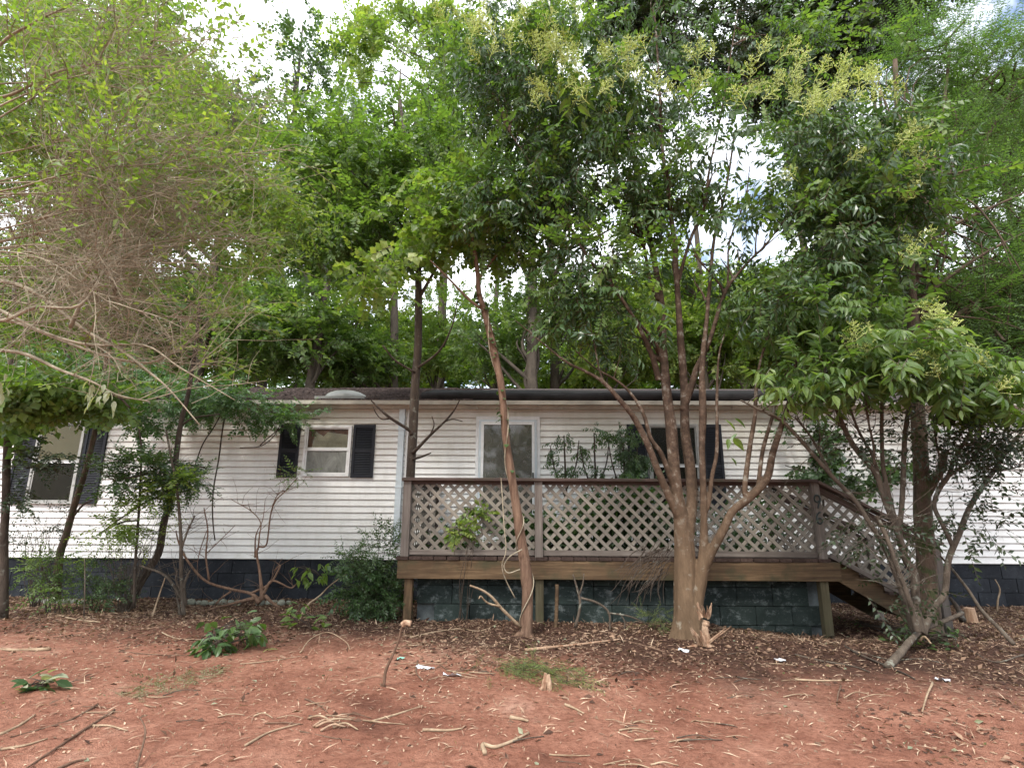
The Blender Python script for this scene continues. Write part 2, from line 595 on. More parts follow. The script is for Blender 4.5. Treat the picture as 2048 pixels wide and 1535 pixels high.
def glass_mat(name, tint_, refl=0.25, dirt=(0.2, 0.2, 0.19), dmax=0.5):
    m, N, L, b = nodes(name)
    out = N['Material Output']
    gl = N.new('ShaderNodeBsdfGlossy'); gl.inputs['Roughness'].default_value = 0.04
    tr = N.new('ShaderNodeBsdfTransparent'); tr.inputs['Color'].default_value = (*tint_, 1)
    df = N.new('ShaderNodeBsdfDiffuse'); df.inputs['Color'].default_value = (*dirt, 1)
    n1 = noise(N, L, pos(N), 5, 6, 0.7, (1, 1, 0.5), 0.7)
    f = ramp(N, L, n1, [(0.3, (dmax * 0.35,) * 3), (0.7, (dmax,) * 3)])
    a = N.new('ShaderNodeMixShader'); L.new(f, a.inputs[0]); L.new(tr.outputs[0], a.inputs[1]); L.new(df.outputs[0], a.inputs[2])
    lw = N.new('ShaderNodeLayerWeight'); lw.inputs['Blend'].default_value = refl
    c = N.new('ShaderNodeMixShader'); L.new(lw.outputs['Fresnel'], c.inputs[0]); L.new(a.outputs[0], c.inputs[1]); L.new(gl.outputs[0], c.inputs[2])
    L.new(c.outputs[0], out.inputs['Surface'])
    return m


M_glass = glass_mat('window_glass', (0.9, 0.92, 0.9), 0.14, (0.2, 0.2, 0.18), 0.08)
M_glasss = glass_mat('screened_glass', (0.55, 0.55, 0.5), 0.12, (0.08, 0.075, 0.06), 0.3)
M_glassd = glass_mat('dirty_glass', (0.7, 0.7, 0.68), 0.2, (0.34, 0.345, 0.32), 0.85)
M_doorg = glass_mat('door_glass', (0.5, 0.5, 0.46), 0.36, (0.23, 0.22, 0.195), 0.6)

M_wood = wood_mat('weathered_grey_wood', (0.085, 0.070, 0.060), (0.195, 0.165, 0.142), (0.30, 0.265, 0.232))
M_wood_lat = wood_mat('lattice_wood', (0.14, 0.122, 0.098), (0.255, 0.228, 0.190), (0.36, 0.33, 0.285))
M_wood_red = wood_mat('reddish_rail_wood', (0.045, 0.029, 0.025), (0.115, 0.080, 0.068), (0.21, 0.168, 0.148), (0.06, 0.062, 0.04))
M_wood_brown = wood_mat('brown_stained_wood', (0.040, 0.026, 0.017), (0.130, 0.083, 0.046), (0.25, 0.17, 0.098), (0.05, 0.050, 0.028))
M_wood_dk = wood_mat('shadow_dark_floor_wood', (0.03, 0.018, 0.014), (0.07, 0.045, 0.036), (0.12, 0.085, 0.07))  # floor colour darkened to paint in the shadow gap below the rail
M_wood_green = wood_mat('mossy_post_wood', (0.07, 0.06, 0.035), (0.13, 0.11, 0.065), (0.19, 0.165, 0.11), (0.08, 0.09, 0.04))

B_main = bark_mat('smooth_tan_bark', (0.090, 0.058, 0.034), (0.180, 0.120, 0.074), (0.25, 0.215, 0.165), 0.64, 7, (1, 1, 0.3), 0.7, (0.058, 0.038, 0.027))
B_slim = bark_mat('fissured_reddish_bark', (0.12, 0.068, 0.046), (0.275, 0.175, 0.12), None, 0.6, 26, (1, 1, 0.14), 0.9)
B_dark = bark_mat('dark_wet_bark', (0.045, 0.034, 0.027), (0.105, 0.080, 0.062), (0.17, 0.165, 0.14), 0.62, 16, (1, 1, 0.3), 0.7)
B_moss = bark_mat('mossy_bark', (0.065, 0.047, 0.035), (0.165, 0.115, 0.083), (0.070, 0.085, 0.035), 0.56, 14, (1, 1, 0.3), 0.8)
B_grey = bark_mat('grey_stem_bark', (0.065, 0.049, 0.037), (0.155, 0.123, 0.095), (0.26, 0.26, 0.215), 0.62, 16, (1, 1, 0.35), 0.5)
B_far = bark_mat('distant_bark', (0.06, 0.048, 0.038), (0.14, 0.115, 0.09), None, 0.6, 8, (1, 1, 0.3), 0.5)
B_twig = bark_mat('bare_twig_bark', (0.17, 0.138, 0.092), (0.50, 0.43, 0.32), None, 0.6, 8, (1, 1, 1), 0.3)
B_stick = bark_mat('dry_stick', (0.24, 0.16, 0.10), (0.50, 0.38, 0.26), None, 0.6, 10, (1, 1, 1), 0.3)
B_split = bark_mat('split_heartwood', (0.26, 0.13, 0.075), (0.60, 0.43, 0.30), None, 0.6, 26, (1, 1, 0.15), 0.8)

L_mid = leaf_mat('mid_green_leaves', (0.045, 0.098, 0.018), (0.092, 0.180, 0.030), (0.185, 0.275, 0.045), 0.42, 0.36)
L_yel = leaf_mat('yellow_green_leaves', (0.072, 0.137, 0.018), (0.143, 0.240, 0.029), (0.286, 0.338, 0.046), 0.45)
L_blue = leaf_mat('cool_green_leaves', (0.032, 0.090, 0.032), (0.065, 0.160, 0.055), (0.145, 0.261, 0.087), 0.35, 0.35)
L_dark = leaf_mat('glossy_dark_leaves', (0.024, 0.063, 0.017), (0.045, 0.108, 0.027), (0.098, 0.188, 0.048), 0.28, 0.32, 0.6)
L_feath = leaf_mat('feathery_leaves', (0.042, 0.105, 0.025), (0.081, 0.182, 0.039), (0.154, 0.280, 0.056), 0.42, 0.5)
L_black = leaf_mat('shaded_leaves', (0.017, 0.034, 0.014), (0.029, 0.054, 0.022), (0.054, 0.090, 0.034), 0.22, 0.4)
L_flow = leaf_mat('flower_yellow_green', (0.32, 0.38, 0.10), (0.47, 0.53, 0.16), (0.62, 0.66, 0.26), 0.3, 0.6)
L_grass = leaf_mat('needle_green', (0.07, 0.13, 0.02), (0.14, 0.22, 0.035), (0.22, 0.29, 0.06), 0.35, 0.6)
L_pale = leaf_mat('pale_wilted_leaves', (0.16, 0.20, 0.12), (0.26, 0.30, 0.18), (0.36, 0.38, 0.24), 0.3, 0.6)
L_litter = leaf_mat('dead_leaves', (0.045, 0.024, 0.018), (0.12, 0.066, 0.045), (0.33, 0.215, 0.145), 0.1, 0.8, 0.2)
L_straw = leaf_mat('dry_straw', (0.20, 0.11, 0.07), (0.40, 0.255, 0.155), (0.60, 0.46, 0.30), 0.1, 0.8, 0.2)

# ------------------------------------------------------------------ foliage engine


def leaf_shape(kind, ln, w):
    if kind == 'simple':
        v = [(0, 0, 0), (w / 2, .42 * ln, .05 * ln), (0, ln, -.06 * ln), (-w / 2, .42 * ln, .05 * ln)]
        return np.array(v), np.zeros((0, 3), int), np.array([(0, 1, 2, 3)])
    if kind == 'fold':
        v = [(0, 0, 0), (w / 2, .4 * ln, .07 * ln), (0, ln, -.12 * ln), (-w / 2, .4 * ln, .07 * ln), (0, .45 * ln, -.01 * ln)]
        return np.array(v), np.array([(0, 1, 4), (1, 2, 4), (2, 3, 4), (3, 0, 4)]), np.zeros((0, 4), int)
    # near : pointed leaf with a folded midrib
    v = [(0, 0, 0), (.36 * w, .16 * ln, .03 * ln), (.5 * w, .42 * ln, .05 * ln), (.3 * w, .72 * ln, .0), (0, ln, -.14 * ln),
         (-.36 * w, .16 * ln, .03 * ln), (-.5 * w, .42 * ln, .05 * ln), (-.3 * w, .72 * ln, .0), (0, .45 * ln, -.02 * ln)]
    return np.array(v), np.zeros((0, 3), int), np.array([(0, 1, 2, 8), (8, 2, 3, 4), (0, 8, 6, 5), (8, 4, 7, 6)])


def rot(ax, a):
    return np.array(Matrix.Rotation(a, 3, ax))


def template(n, L_, ll, lw, kind='simple', spread=55, droop=18, twig=0.004, seed=0, pair=False):
    r = random.Random(seed)
    V, T, Q, ids, mi3, mi4 = [], [], [], [], [], []
    nv = 0
    for i in range(n):
        t = (i + 0.6) / n if not pair else ((i // 2) + 0.6) / (n / 2)
        side = 1 if i % 2 else -1
        last = i == n - 1
        s = r.uniform(0.7, 1.1) * (0.75 + 0.35 * math.sin(math.pi * min(t, 1)))
        v, tr, q = leaf_shape(kind, ll * s, lw * s)
        a = 0 if last else side * rad(spread + r.uniform(-16, 16))
        M = rot('Z', -a) @ rot('X', rad(-droop + r.uniform(-22, 22))) @ rot('Y', rad(r.uniform(-35, 35)))
        v = v @ M.T + np.array([0, t * L_, -0.10 * L_ * t * t])
        V.append(v)
        if len(tr): T.append(tr + nv)
        if len(q): Q.append(q + nv)
        ids += [i] * len(v)
        nv += len(v)
    T = np.concatenate(T) if T else np.zeros((0, 3), int)
    Q = np.concatenate(Q) if Q else np.zeros((0, 4), int)
    m4 = np.zeros(len(Q), int)
    if twig:
        y = np.array([0, .5, 1.0]) * L_
        path = np.stack([y * 0, y, -0.10 * L_ * (y / L_) ** 2], 1)[None]
        tv, tq = tubes(path, np.array([[twig, twig * .7, twig * .3]]), 3)
        V.append(tv)
        Q = np.concatenate([Q, tq + nv])
        m4 = np.concatenate([m4, np.ones(len(tq), int)])
        ids += [n] * len(tv)
    return dict(V=np.concatenate(V), T=T, Q=Q, m4=m4, ids=np.array(ids), n=n + 1)


def place(tmpls, cen, dirs, scale, upj=0.35, tbase=None, tvar=0.5):
    """instantiate spray templates at N places -> V, tris, quads, m3, m4, tint"""
    N_ = len(cen)
    dirs = dirs / (np.linalg.norm(dirs, axis=1, keepdims=True) + 1e-9)
    up = np.array([0, 0, 1.0]) + rng.normal(0, upj, (N_, 3))
    X = np.cross(dirs, up)
    X /= np.linalg.norm(X, axis=1, keepdims=True) + 1e-9
    Z = np.cross(X, dirs)
    Rm = np.stack([X, dirs, Z], axis=2)
    which = rng.integers(0, len(tmpls), N_)
    oV, oT, oQ, m3, m4, tn = [], [], [], [], [], []
    off = 0
    for k, t in enumerate(tmpls):
        ii = np.nonzero(which == k)[0]
        if not len(ii): continue
        V = np.einsum('nij,vj->nvi', Rm[ii], t['V']) * scale[ii, None, None] + cen[ii, None, :]
        nv = len(t['V'])
        o = (np.arange(len(ii)) * nv)[:, None, None] + off
        oT.append((t['T'][None] + o).reshape(-1, 3))
        oQ.append((t['Q'][None] + o).reshape(-1, 4))
        m3.append(np.zeros(len(ii) * len(t['T']), int))
        m4.append(np.tile(t['m4'], len(ii)))
        tl = rng.random((len(ii), t['n'])) * tvar
        tb = (rng.random(len(ii)) * (1 - tvar)) if tbase is None else tbase[ii] * (1 - tvar)
        tn.append((tl[:, t['ids']] + tb[:, None]).ravel())
        oV.append(V.reshape(-1, 3))
        off += V.shape[0] * nv
    return np.concatenate(oV), np.concatenate(oT), np.concatenate(oQ), np.concatenate(m3), np.concatenate(m4), np.concatenate(tn)


def in_blobs(blobs, n, shell=0.55):
    """blobs: (x,y,z,rx,ry,rz,weight) -> n points inside, biased outward, and outward vectors"""
    B = np.array(blobs, dtype=float)
    w = B[:, 6] / B[:, 6].sum()
    k = rng.choice(len(B), n, p=w)
    d = rng.normal(0, 1, (n, 3))
    d /= np.linalg.norm(d, axis=1, keepdims=True)
    r = rng.random(n) ** shell * 1.0
    r = 0.25 + 0.75 * r
    r *= rng.random(n) ** 0.15
    return B[k, :3] + d * r[:, None] * B[k, 3:6], d, k


HOLES = []   # (px, py, rx, ry, prob) open places between the crowns where the sky shows


def project(pts):
    d = pts - np.array([0, 0, EYE])
    c = d @ np.array(CM)
    z = np.maximum(-c[:, 2], 0.05)
    return 1024 + F * c[:, 0] / z, 767.5 - F * c[:, 1] / z


def crown(name, parent, blobs, n, tmpls, mats, clump=12, csig=0.28, scale=(0.8, 1.25), out=0.7, droop=0.25, upj=0.4,
          kind='stuff', tvar=0.5, holes=None, shell=0.55, label=None):
    nc = max(3, n // clump)
    c, d, k = in_blobs(blobs, nc, shell)
    cen = np.repeat(c, clump, 0) + rng.normal(0, csig, (nc * clump, 3)) * np.array([1, 1, .6])
    dd = np.repeat(d, clump, 0) * out + rng.normal(0, .6, (nc * clump, 3)) * np.array([1, 1, .55])
    dd[:, 2] -= droop
    tb = np.repeat(rng.random(nc), clump)
    keep = np.ones(len(cen), bool)
    hs = HOLES if holes is None else holes
    if len(hs):
        px, py = project(cen)
        for hx_, hy_, rx, ry, pr in hs:
            q = ((px - hx_) / rx) ** 2 + ((py - hy_) / ry) ** 2
            keep &= ~((q < 1) & (rng.random(len(cen)) < pr * (1.25 - 0.5 * q)))
    cen, dd, tb = cen[keep], dd[keep], tb[keep]
    sc_ = rng.uniform(*scale, len(cen))
    V, T, Q, m3, m4, tn = place(tmpls, cen, dd, sc_, upj, tb, tvar)
    me = mesh_np(name, V, [T, Q], mats, [m3, m4], tn)
    o = link(name, me, parent)
    if kind: o['kind'] = kind
    return o


def limb_set(mb, start_pts, ends, r0, sides=5, sag=0.0, r1=0.006):
    """curved limbs from points on a trunk to ends"""
    ps, rs = [], []
    for s, e, r in zip(start_pts, ends, r0):
        s, e = np.array(s, float), np.array(e, float)
        m1 = s + (e - s) * .33 + np.array([R.uniform(-.1, .1), R.uniform(-.1, .1), R.uniform(-.05, .12)]) * np.linalg.norm(e - s)
        m2 = s + (e - s) * .68 + np.array([R.uniform(-.1, .1), R.uniform(-.1, .1), R.uniform(0, .14) - sag]) * np.linalg.norm(e - s)
        ps.append(spline([s, m1, m2, e], 9))
        rs.append(np.linspace(r, r1, 9))
    V, q = tubes(np.array(ps), np.array(rs), sides)
    mb.add(V, f4=q)
    return ps


def arc(p0, d0, ln, bend, K=7, r0=.01, r1=.004, jit=.05):
    p = np.array(p0, float); d = np.array(d0, float); d /= np.linalg.norm(d)
    out = [p.copy()]
    for _ in range(K - 1):
        d = d + np.array(bend) / (K - 1) + rng.normal(0, jit, 3)
        d /= np.linalg.norm(d)
        p = p + d * ln / (K - 1)
        out.append(p.copy())
    return np.array(out)


def stems(mb, lists, Y, sides=8, wob=0.004, rough=0.0, dy=None, rk=1.0, rf=None):
    """polylines given as (px,py,radius_px[,Y])"""
    out = []
    for li, pl in enumerate(lists):
        y0 = Y if not dy else Y + dy[li]
        rows = []
        for q in pl:
            yy = q[3] if len(q) > 3 else y0
            if rf: q = (q[0], q[1], q[2] * rf(q[1]), *q[3:])
            v = P(q[0], q[1], yy)
            rows.append((v.x, v.y, v.z, q[2] * rk / PXM(yy)))
        tube1(mb, rows, sides, wob=wob, rough=rough)
        out.append(rows)
    return out


# ------------------------------------------------------------------ ground
xs = np.concatenate([[-220, -120, -60, -32, -20, -14, -10, -8.5], np.linspace(-7, 7, 620), [8.5, 10, 14, 20, 32, 60, 120, 220]])
ys = np.concatenate([[-60, -25, -10, -4, 0], np.linspace(1.5, 9, 330), [11, 14, 18, 24, 34, 50, 80, 130, 220]])
XX, YY = np.meshgrid(xs, ys)
ZZ = np.array([[ground(x, y) for x in xs] for y in ys])
nx, ny = len(xs), len(ys)
Vg = np.stack([XX, YY, ZZ], -1).reshape(-1, 3)
i, j = np.meshgrid(np.arange(nx - 1), np.arange(ny - 1))
a = (j * nx + i).ravel()
Qg = np.stack([a, a + 1, a + 1 + nx, a + nx], 1)
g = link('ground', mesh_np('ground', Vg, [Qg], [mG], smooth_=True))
g['kind'] = 'structure'

# ------------------------------------------------------------------ the mobile home
WY = 8.6
Z0, Z1 = 0.745, 3.13
HX0, HX1 = -12.5, 11.5
home = thing('mobile_home', (0, WY, 0.15), 'long single storey mobile home clad in stained white lap siding behind the deck', 'mobile home')
mb = MB(); box(mb, HX0, HX1, WY, WY + 4.3, Z0, Z1)
wall = mb.build('wall', mS, home)
NC = 24
pitch = (Z1 - Z0) / NC
_sb = {}
DSX = P(800, 950, WY).x


def siding(x0, x1, k):
    L_ = round(x1 - x0, 3)
    if L_ not in _sb:
        mb = MB()
        prism(mb, [(-0.003, pitch + 0.012), (-0.0245, 0.003), (-0.0235, -0.001), (-0.001, 0.004)], 0, L_ - 0.002)
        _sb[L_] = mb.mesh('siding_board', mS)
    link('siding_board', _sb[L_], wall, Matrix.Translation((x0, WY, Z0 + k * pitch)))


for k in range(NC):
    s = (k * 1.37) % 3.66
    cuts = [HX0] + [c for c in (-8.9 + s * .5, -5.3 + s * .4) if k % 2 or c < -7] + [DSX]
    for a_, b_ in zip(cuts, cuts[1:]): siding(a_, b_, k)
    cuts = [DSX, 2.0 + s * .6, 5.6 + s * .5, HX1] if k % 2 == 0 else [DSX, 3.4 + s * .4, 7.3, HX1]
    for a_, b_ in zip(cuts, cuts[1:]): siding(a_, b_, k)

# skirting of painted blocks
mb = MB(); box(mb, HX0, HX1, WY + 0.035, WY + 0.15, -0.3, Z0 + 0.01)
skirt = mb.build('block_skirting', M_mortar, home)
mb = MB(); prism(mb, chamf(0.392, 0.192, 0.006), -0.05, 0.05, 'y')
blk_h = mb.mesh('concrete_block', M_hblock)
for r_ in range(4):
    z = Z0 - 0.11 - 0.2 * r_
    x = -10.2 + (0.2 if r_ % 2 else 0)
    while x < 10.5:
        if not (-1.0 < x < 3.2):
            link('concrete_block', blk_h, skirt, Matrix.Translation((x, WY + 0.06 + R.uniform(-.003, .003), z)))
        x += 0.4
# foundation vent
v0 = P(262, 1143, WY)
mb = MB(); box(mb, v0.x - .2, v0.x + .2, WY - .02, WY + .02, v0.z - .1, v0.z + .1)
fv = mb.build('foundation_vent', M_dark, skirt)

# roof, gutter, downspout
roof_t = thing
zr = Z1 + 0.05
ridge = zr + 0.72
mb = MB()
prism(mb, [(WY - 0.20, zr), (WY + 2.15, ridge), (WY + 4.55, zr), (WY + 4.55, zr - .05), (WY - 0.20, zr - .05)], HX0 - .2, HX1 + .2)
roof = mb.build('roof', M_shingle, home)
sh = MB()
sl_len = math.hypot(2.35, 0.72)
for r_ in range(16):
    t0 = r_ / 16; t1 = (r_ + 1) / 16
    y0 = WY - 0.22 + 2.36 * t0; y1 = WY - 0.2 + 2.36 * t1
    z0 = zr + 0.72 * t0; z1 = zr + 0.72 * t1
    x = HX0 - .2 + (0.15 if r_ % 2 else 0)
    while x < -0.9:
        w_ = R.choice((0.28, 0.3, 0.33))
        h_ = R.uniform(0.012, 0.03)
        sh.add([(x, y0, z0), (x + w_ - .008, y0, z0), (x + w_ - .008, y0, z0 + h_), (x, y0, z0 + h_), (x, y1, z1 + .006), (x + w_ - .008, y1, z1 + .006)],
               f4=[(0, 1, 2, 3), (3, 2, 5, 4)])
        x += w_
so_ = sh.build('shingles', M_shingle, roof); so_['kind'] = 'stuff'
mb = MB()
gp = [(-0.135, 0.075), (-0.130, 0.085), (-0.118, 0.082), (-0.122, 0.02), (-0.10, -0.012), (-0.02, -0.015), (-0.02, -0.03), (-0.108, -0.028), (-0.142, 0.01)]
prism(mb, [(WY + a_, Z1 - 0.035 + b_) for a_, b_ in gp], HX0 - .2, HX1 + .2)
mb.build('gutter', M_cream, roof)
mb = MB()
prism(mb, [(WY - .018, Z1 - .045), (WY - .001, Z1 - .045), (WY - .001, Z1 + .0), (WY - .2, Z1 + .0), (WY - .2, Z1 + .05), (WY - .218, Z1 + .05), (WY - .218, Z1 - .012), (WY - .018, Z1 - .012)], HX0 - .19, HX1 + .19)
mb.build('soffit_and_fascia', M_cream, roof)
x = HX0 + 1
while x < HX1:
    mb = MB(); box(mb, x, x + .022, WY - .148, WY - .02, Z1 - .068, Z1 + .052)
    mb.build('gutter_bracket', M_cream, roof); x += 1.35
# the dark roll lying along the eave
ra, rb = P(842, 795, WY - 0.2), P(1585, 795, WY - 0.2)
mb = MB()
n = 40
rows = [(ra.x + (rb.x - ra.x) * t, WY - 0.11 + .01 * math.sin(9 * t), zr + 0.075 + 0.008 * math.sin(13 * t), 0.078 * (1 - .04 * math.sin(20 * t))) for t in np.linspace(0, 1, 14)]
tube1(mb, rows, 14, n, 0.004, 0.05)
roll = mb.build('roof_edge_roll', M_roll, roof, True)
roll['label'] = 'dark grey rolled membrane lying along the eave above the deck'
# flap of the roll spread up the slope
mb = MB()
prism(mb, [(WY - .1, zr + .15), (WY - .1, zr + .13), (WY + 1.0, zr + .42), (WY + 1.0, zr + .44)], ra.x, rb.x)
mb.build('roofing_sheet', M_roll, roll)
# skylight dome
c0 = P(686, 794, WY + 0.05)
mb = MB()
V_, Q_ = [], []
nu, nv_ = 20, 8
for j_ in range(nv_ + 1):
    for i_ in range(nu):
        a_ = 2 * math.pi * i_ / nu; e_ = math.pi / 2 * j_ / nv_
        V_.append((c0.x + 0.37 * math.cos(a_) * math.cos(e_) ** .8, WY + 0.22 + 0.34 * math.sin(a_) * math.cos(e_) ** .8, zr + 0.07 + 0.17 * math.sin(e_)))
for j_ in range(nv_):
    for i_ in range(nu):
        Q_.append((j_ * nu + i_, j_ * nu + (i_ + 1) % nu, (j_ + 1) * nu + (i_ + 1) % nu, (j_ + 1) * nu + i_))
mb.add(V_, f4=Q_)
dome = mb.build('skylight_dome', M_vent, roof, True)
mb = MB(); box(mb, c0.x - .4, c0.x + .4, WY - .13, WY + .6, zr + .0, zr + .085)
mb.build('curb', M_vent, dome)

mb = MB()
zt = Z1 - .06; zb = P(795, 1085, WY).z
prism(mb, [(DSX - .045, WY - .085), (DSX + .045, WY - .085), (DSX + .045, WY - .02), (DSX - .045, WY - .02)], zb, zt, 'z')
dsp = mb.build('downspout', M_blueish, home)
for zz in (zt - .35, zt - 1.25):
    mb = MB(); box(mb, DSX - .055, DSX + .055, WY - .089, WY - .019, zz, zz + .025)
    mb.build('strap', M_blueish, dsp)
mb = MB(); box(mb, DSX + .075, DSX + .115, WY - .028, WY - .017, Z0, Z1 - .05)
mb.build('corner_trim', M_white, home)


def frame(mb, x0, x1, z0, z1, w, y0, y1, wt=None, wb=None):
    wt = wt or w; wb = wb or w
    box(mb, x0, x0 + w, y0, y1, z0, z1)
    box(mb, x1 - w, x1, y0, y1, z0, z1)
    box(mb, x0 + w, x1 - w, y0 + .002, y1, z1 - wt, z1)
    box(mb, x0 + w, x1 - w, y0 + .002, y1, z0, z0 + wb)


def window(xa, xb, za, zb_, zm, mat_f, up_mat, lo_mat, label=None):
    mb = MB(); frame(mb, xa, xb, za, zb_, .035, WY - .066, WY - .016)
    w_ = mb.build('window', mat_f, home)
    if label: w_['label'] = label
    mb = MB(); frame(mb, xa + .037, xb - .037, za + .037, zm + .015, .022, WY - .054, WY - .032)
    mb.build('lower_sash', mat_f, w_)
    mb = MB(); frame(mb, xa + .037, xb - .037, zm + .018, zb_ - .037, .018, WY - .050, WY - .032)
    mb.build('upper_sash', mat_f, w_)
    mb = MB(); box(mb, xa + .037, xb - .037, WY - .0645, WY - .0545, zm - .016, zm + .014)
    mb.build('meeting_rail', M_white, w_)
    mb = MB(); box(mb, xa + .03, xb - .03, WY - .0275, WY - .0262, za + .03, zb_ - .03)
    mb.build('backing', M_dark, w_)  # dark sheet painted as the unlit room; the wall has no opening
    for nm_, z_0, z_1, mt in (('upper_blind', zm + .02, zb_ - .06, up_mat), ('lower_blind', za + .04, zm, lo_mat)):
        if mt:
            mb = MB(); box(mb, xa + .055, xb - .055, WY - .0305, WY - .0285, z_0, z_1)
            mb.build(nm_, mt, w_)
    for z_0, z_1, gm in ((zm + .036, zb_ - .055, M_glass), (za + .059, zm - .007, M_glassd if up_mat is M_brownback else M_glasss)):
        mb = MB(); box(mb, xa + .059, xb - .059, WY - .044 if gm is M_glass else WY - .048, WY - .041 if gm is M_glass else WY - .045, z_0, z_1)
        mb.build('pane', gm, w_)
    return w_


_sm = {}


def shutter(xa, xb, za, zb_):
    W_, H_ = round(xb - xa, 3), round(zb_ - za, 3)
    if (W_, H_) not in _sm:
        mb = MB(); frame(mb, 0, W_, 0, H_, .04, -.052, -.017, .05, .06)
        box(mb, .04, W_ - .04, -.046, -.018, H_ * .47, H_ * .47 + .06)
        box(mb, .04, W_ - .04, -.030, -.0262, .06, H_ - .05)
        f_ = mb.mesh('shutter', M_shut)
        lv = []
        lm = MB()
        prism(lm, [(-.045, 0), (-.040, -.003), (-.024, .018), (-.028, .022)], .041, W_ - .041)
        lm = lm.mesh('louvre', M_shut)
        z = .068
        while z < H_ - .075:
            if not (H_ * .47 - .024 < z < H_ * .47 + .06): lv.append(z)
            z += .0265
        _sm[(W_, H_)] = (f_, lm, lv)
    f_, lm, lv = _sm[(W_, H_)]
    s = link('shutter', f_, home, Matrix.Translation((xa, WY, za)))
    for z in lv:
        link('louvre', lm, s, Matrix.Translation((xa, WY, za + z)))
    return s


# left window
q = lambda px, py: P(px, py, WY - .05)
xL0, xL1 = q(64, 930).x, q(158, 930).x
zLb, zLt, zLm = q(100, 1007).z, q(130, 843).z, q(120, 924).z
window(xL0, xL1, zLb, zLt, zLm, M_greyt, M_blind, M_blind2, 'tall left window with beige blind behind the upper pane')
shutter(xL1 + .02, q(203, 930).x, zLb + .0, zLt)
shutter(q(24, 930).x, xL0 - .02, zLb + .0, zLt)
# small window
xM0, xM1 = q(607, 900).x, q(701, 900).x
zMb, zMt, zMm = q(650, 952).z, q(650, 851).z, q(650, 899).z
wS = window(xM0, xM1, zMb, zMt, zMm, M_white, M_brownback, None, 'small kitchen window with sagging beige curtain')
mb = MB()
mb.add([(xM0 + .12, WY - .0335, zMm + .03), (xM1 - .06, WY - .0335, zMm + .03), (xM1 - .07, WY - .032, zMt - .14), (xM0 + .36, WY - .0335, zMt - .10), (xM0 + .30, WY - .0335, zMt - .17), (xM0 + .16, WY - .032, zMt - .09)],
       f3=[(0, 1, 3), (1, 2, 3), (0, 3, 4), (0, 4, 5)])
mb.build('curtain', M_curtain, wS)
shutter(xM1 + .025, q(748, 900).x, zMb - .02, zMt + .02)
shutter(q(557, 900).x, xM0 - .085, zMb - .02, zMt + .02)
# right window
xR0, xR1 = q(1297, 900).x, q(1399, 900).x
zRt = q(1350, 848).z
window(xR0, xR1, zRt - (zLt - zLb), zRt, q(1350, 932).z, M_greyt, None, None, 'dark window behind the main tree above the deck rail')
shutter(xR1 + .06, q(1446, 900).x, zRt - (zLt - zLb), zRt)
shutter(q(1256, 900).x, xR0 - .02, zRt - (zLt - zLb), zRt)
# storm door
xD0, xD1 = q(951, 900).x, q(1080, 900).x
zDt = q(1010, 832).z
mb = MB(); frame(mb, xD0, xD1, 0.98, zDt, .045, WY - .045, WY - .016, .055, .02)
door = mb.build('storm_door', M_white, home)
mb = MB(); frame(mb, xD0 + .05, xD1 - .05, 1.0, zDt - .062, .035, WY - .070, WY - .022, .03)
mb.build('door_frame', M_blueish, door)
mb = MB(); frame(mb, xD0 + .088, xD1 - .088, 1.01, zDt - .095, .04, WY - .085, WY - .040, .045, .12)
mb.build('door_leaf', M_white, door)
mb = MB(); box(mb, xD0 + .13, xD1 - .13, WY - .065, WY - .060, 1.13, zDt - .14)
mb.build('pane', M_doorg, door)
mb = MB(); box(mb, xD0 + .1, xD1 - .1, WY - .036, WY - .0265, 1.0, zDt - .1)
mb.build('inner_door', plain('inner_door', (0.20, 0.18, 0.155), 0.6, 0.2, 2), door)
mb = MB(); box(mb, xD1 - .125, xD1 - .10, WY - .11, WY - .086, 1.95, 2.06)
mb.build('handle', M_iron, door)

# ------------------------------------------------------------------ deck
DY = 6.35
DX0, DX1 = P(815, 1000, DY).x, P(1630, 1000, DY).x
zRail = 1.835; zRimT = 0.945; zRimB = 0.748; zFl = 0.985
deck = thing('wooden_deck', ((DX0 + DX1) / 2, DY, 0.25), 'raised wooden deck with diagonal lattice railing and dark painted block base', 'deck')
bd = lambda nm, p0, p1, w_, t_, mt, par=deck, **k: board(nm, p0, p1, w_, t_, mt, par, **k)
xm = P(1077, 1000, DY).x
for x, mt in ((DX0, M_wood), (xm, M_wood), (DX1, M_wood)):
    bd('post', (x, DY, zRimB + (.20 if mt else 0)), (x, DY, zRail - .019), .09, .09, mt, up=(0, 1, 0), c=.005)
# rim boards
bd('rim_board', (DX0 - .07, DY - .02, (zRimT + zRimB) / 2), (DX1 + .17, DY - .02, (zRimT + zRimB) / 2), zRimT - zRimB, .04, M_wood_brown)
bd('rim_board', (DX0 - .05, DY + .01, (zRimT + zRimB) / 2), (DX0 - .05, WY - .05, (zRimT + zRimB) / 2), zRimT - zRimB, .04, M_wood_brown)
bd('rim_board', (DX1 + .15, DY + .01, (zRimT + zRimB) / 2), (DX1 + .15, WY - .05, (zRimT + zRimB) / 2), zRimT - zRimB, .04, M_wood_brown)
x = DX0 - .02
while x < DX1 + .1:
    bd('floor_board', (x + R.uniform(-.003, .003), DY - .05 + R.uniform(-.008, .006), zFl - .018), (x, WY - .03, zFl - .018), .036, .135, M_wood_dk, c=.005)
    x += .142
# legs under the rim
gz = lambda x, y: ground(x, y) - .05
legs = [(P(815, 1200, DY).x, M_wood_brown, .0), (P(1079, 1200, DY + .06).x, M_wood_green, 0), (P(1653, 1200, DY).x, M_wood_green, 0)]
for x, mt, _ in legs:
    bd('post_leg', (x, DY + .045, gz(x, DY)), (x, DY + .045, zRimB - .003), .09, .09, mt, up=(0, 1, 0), c=.005)
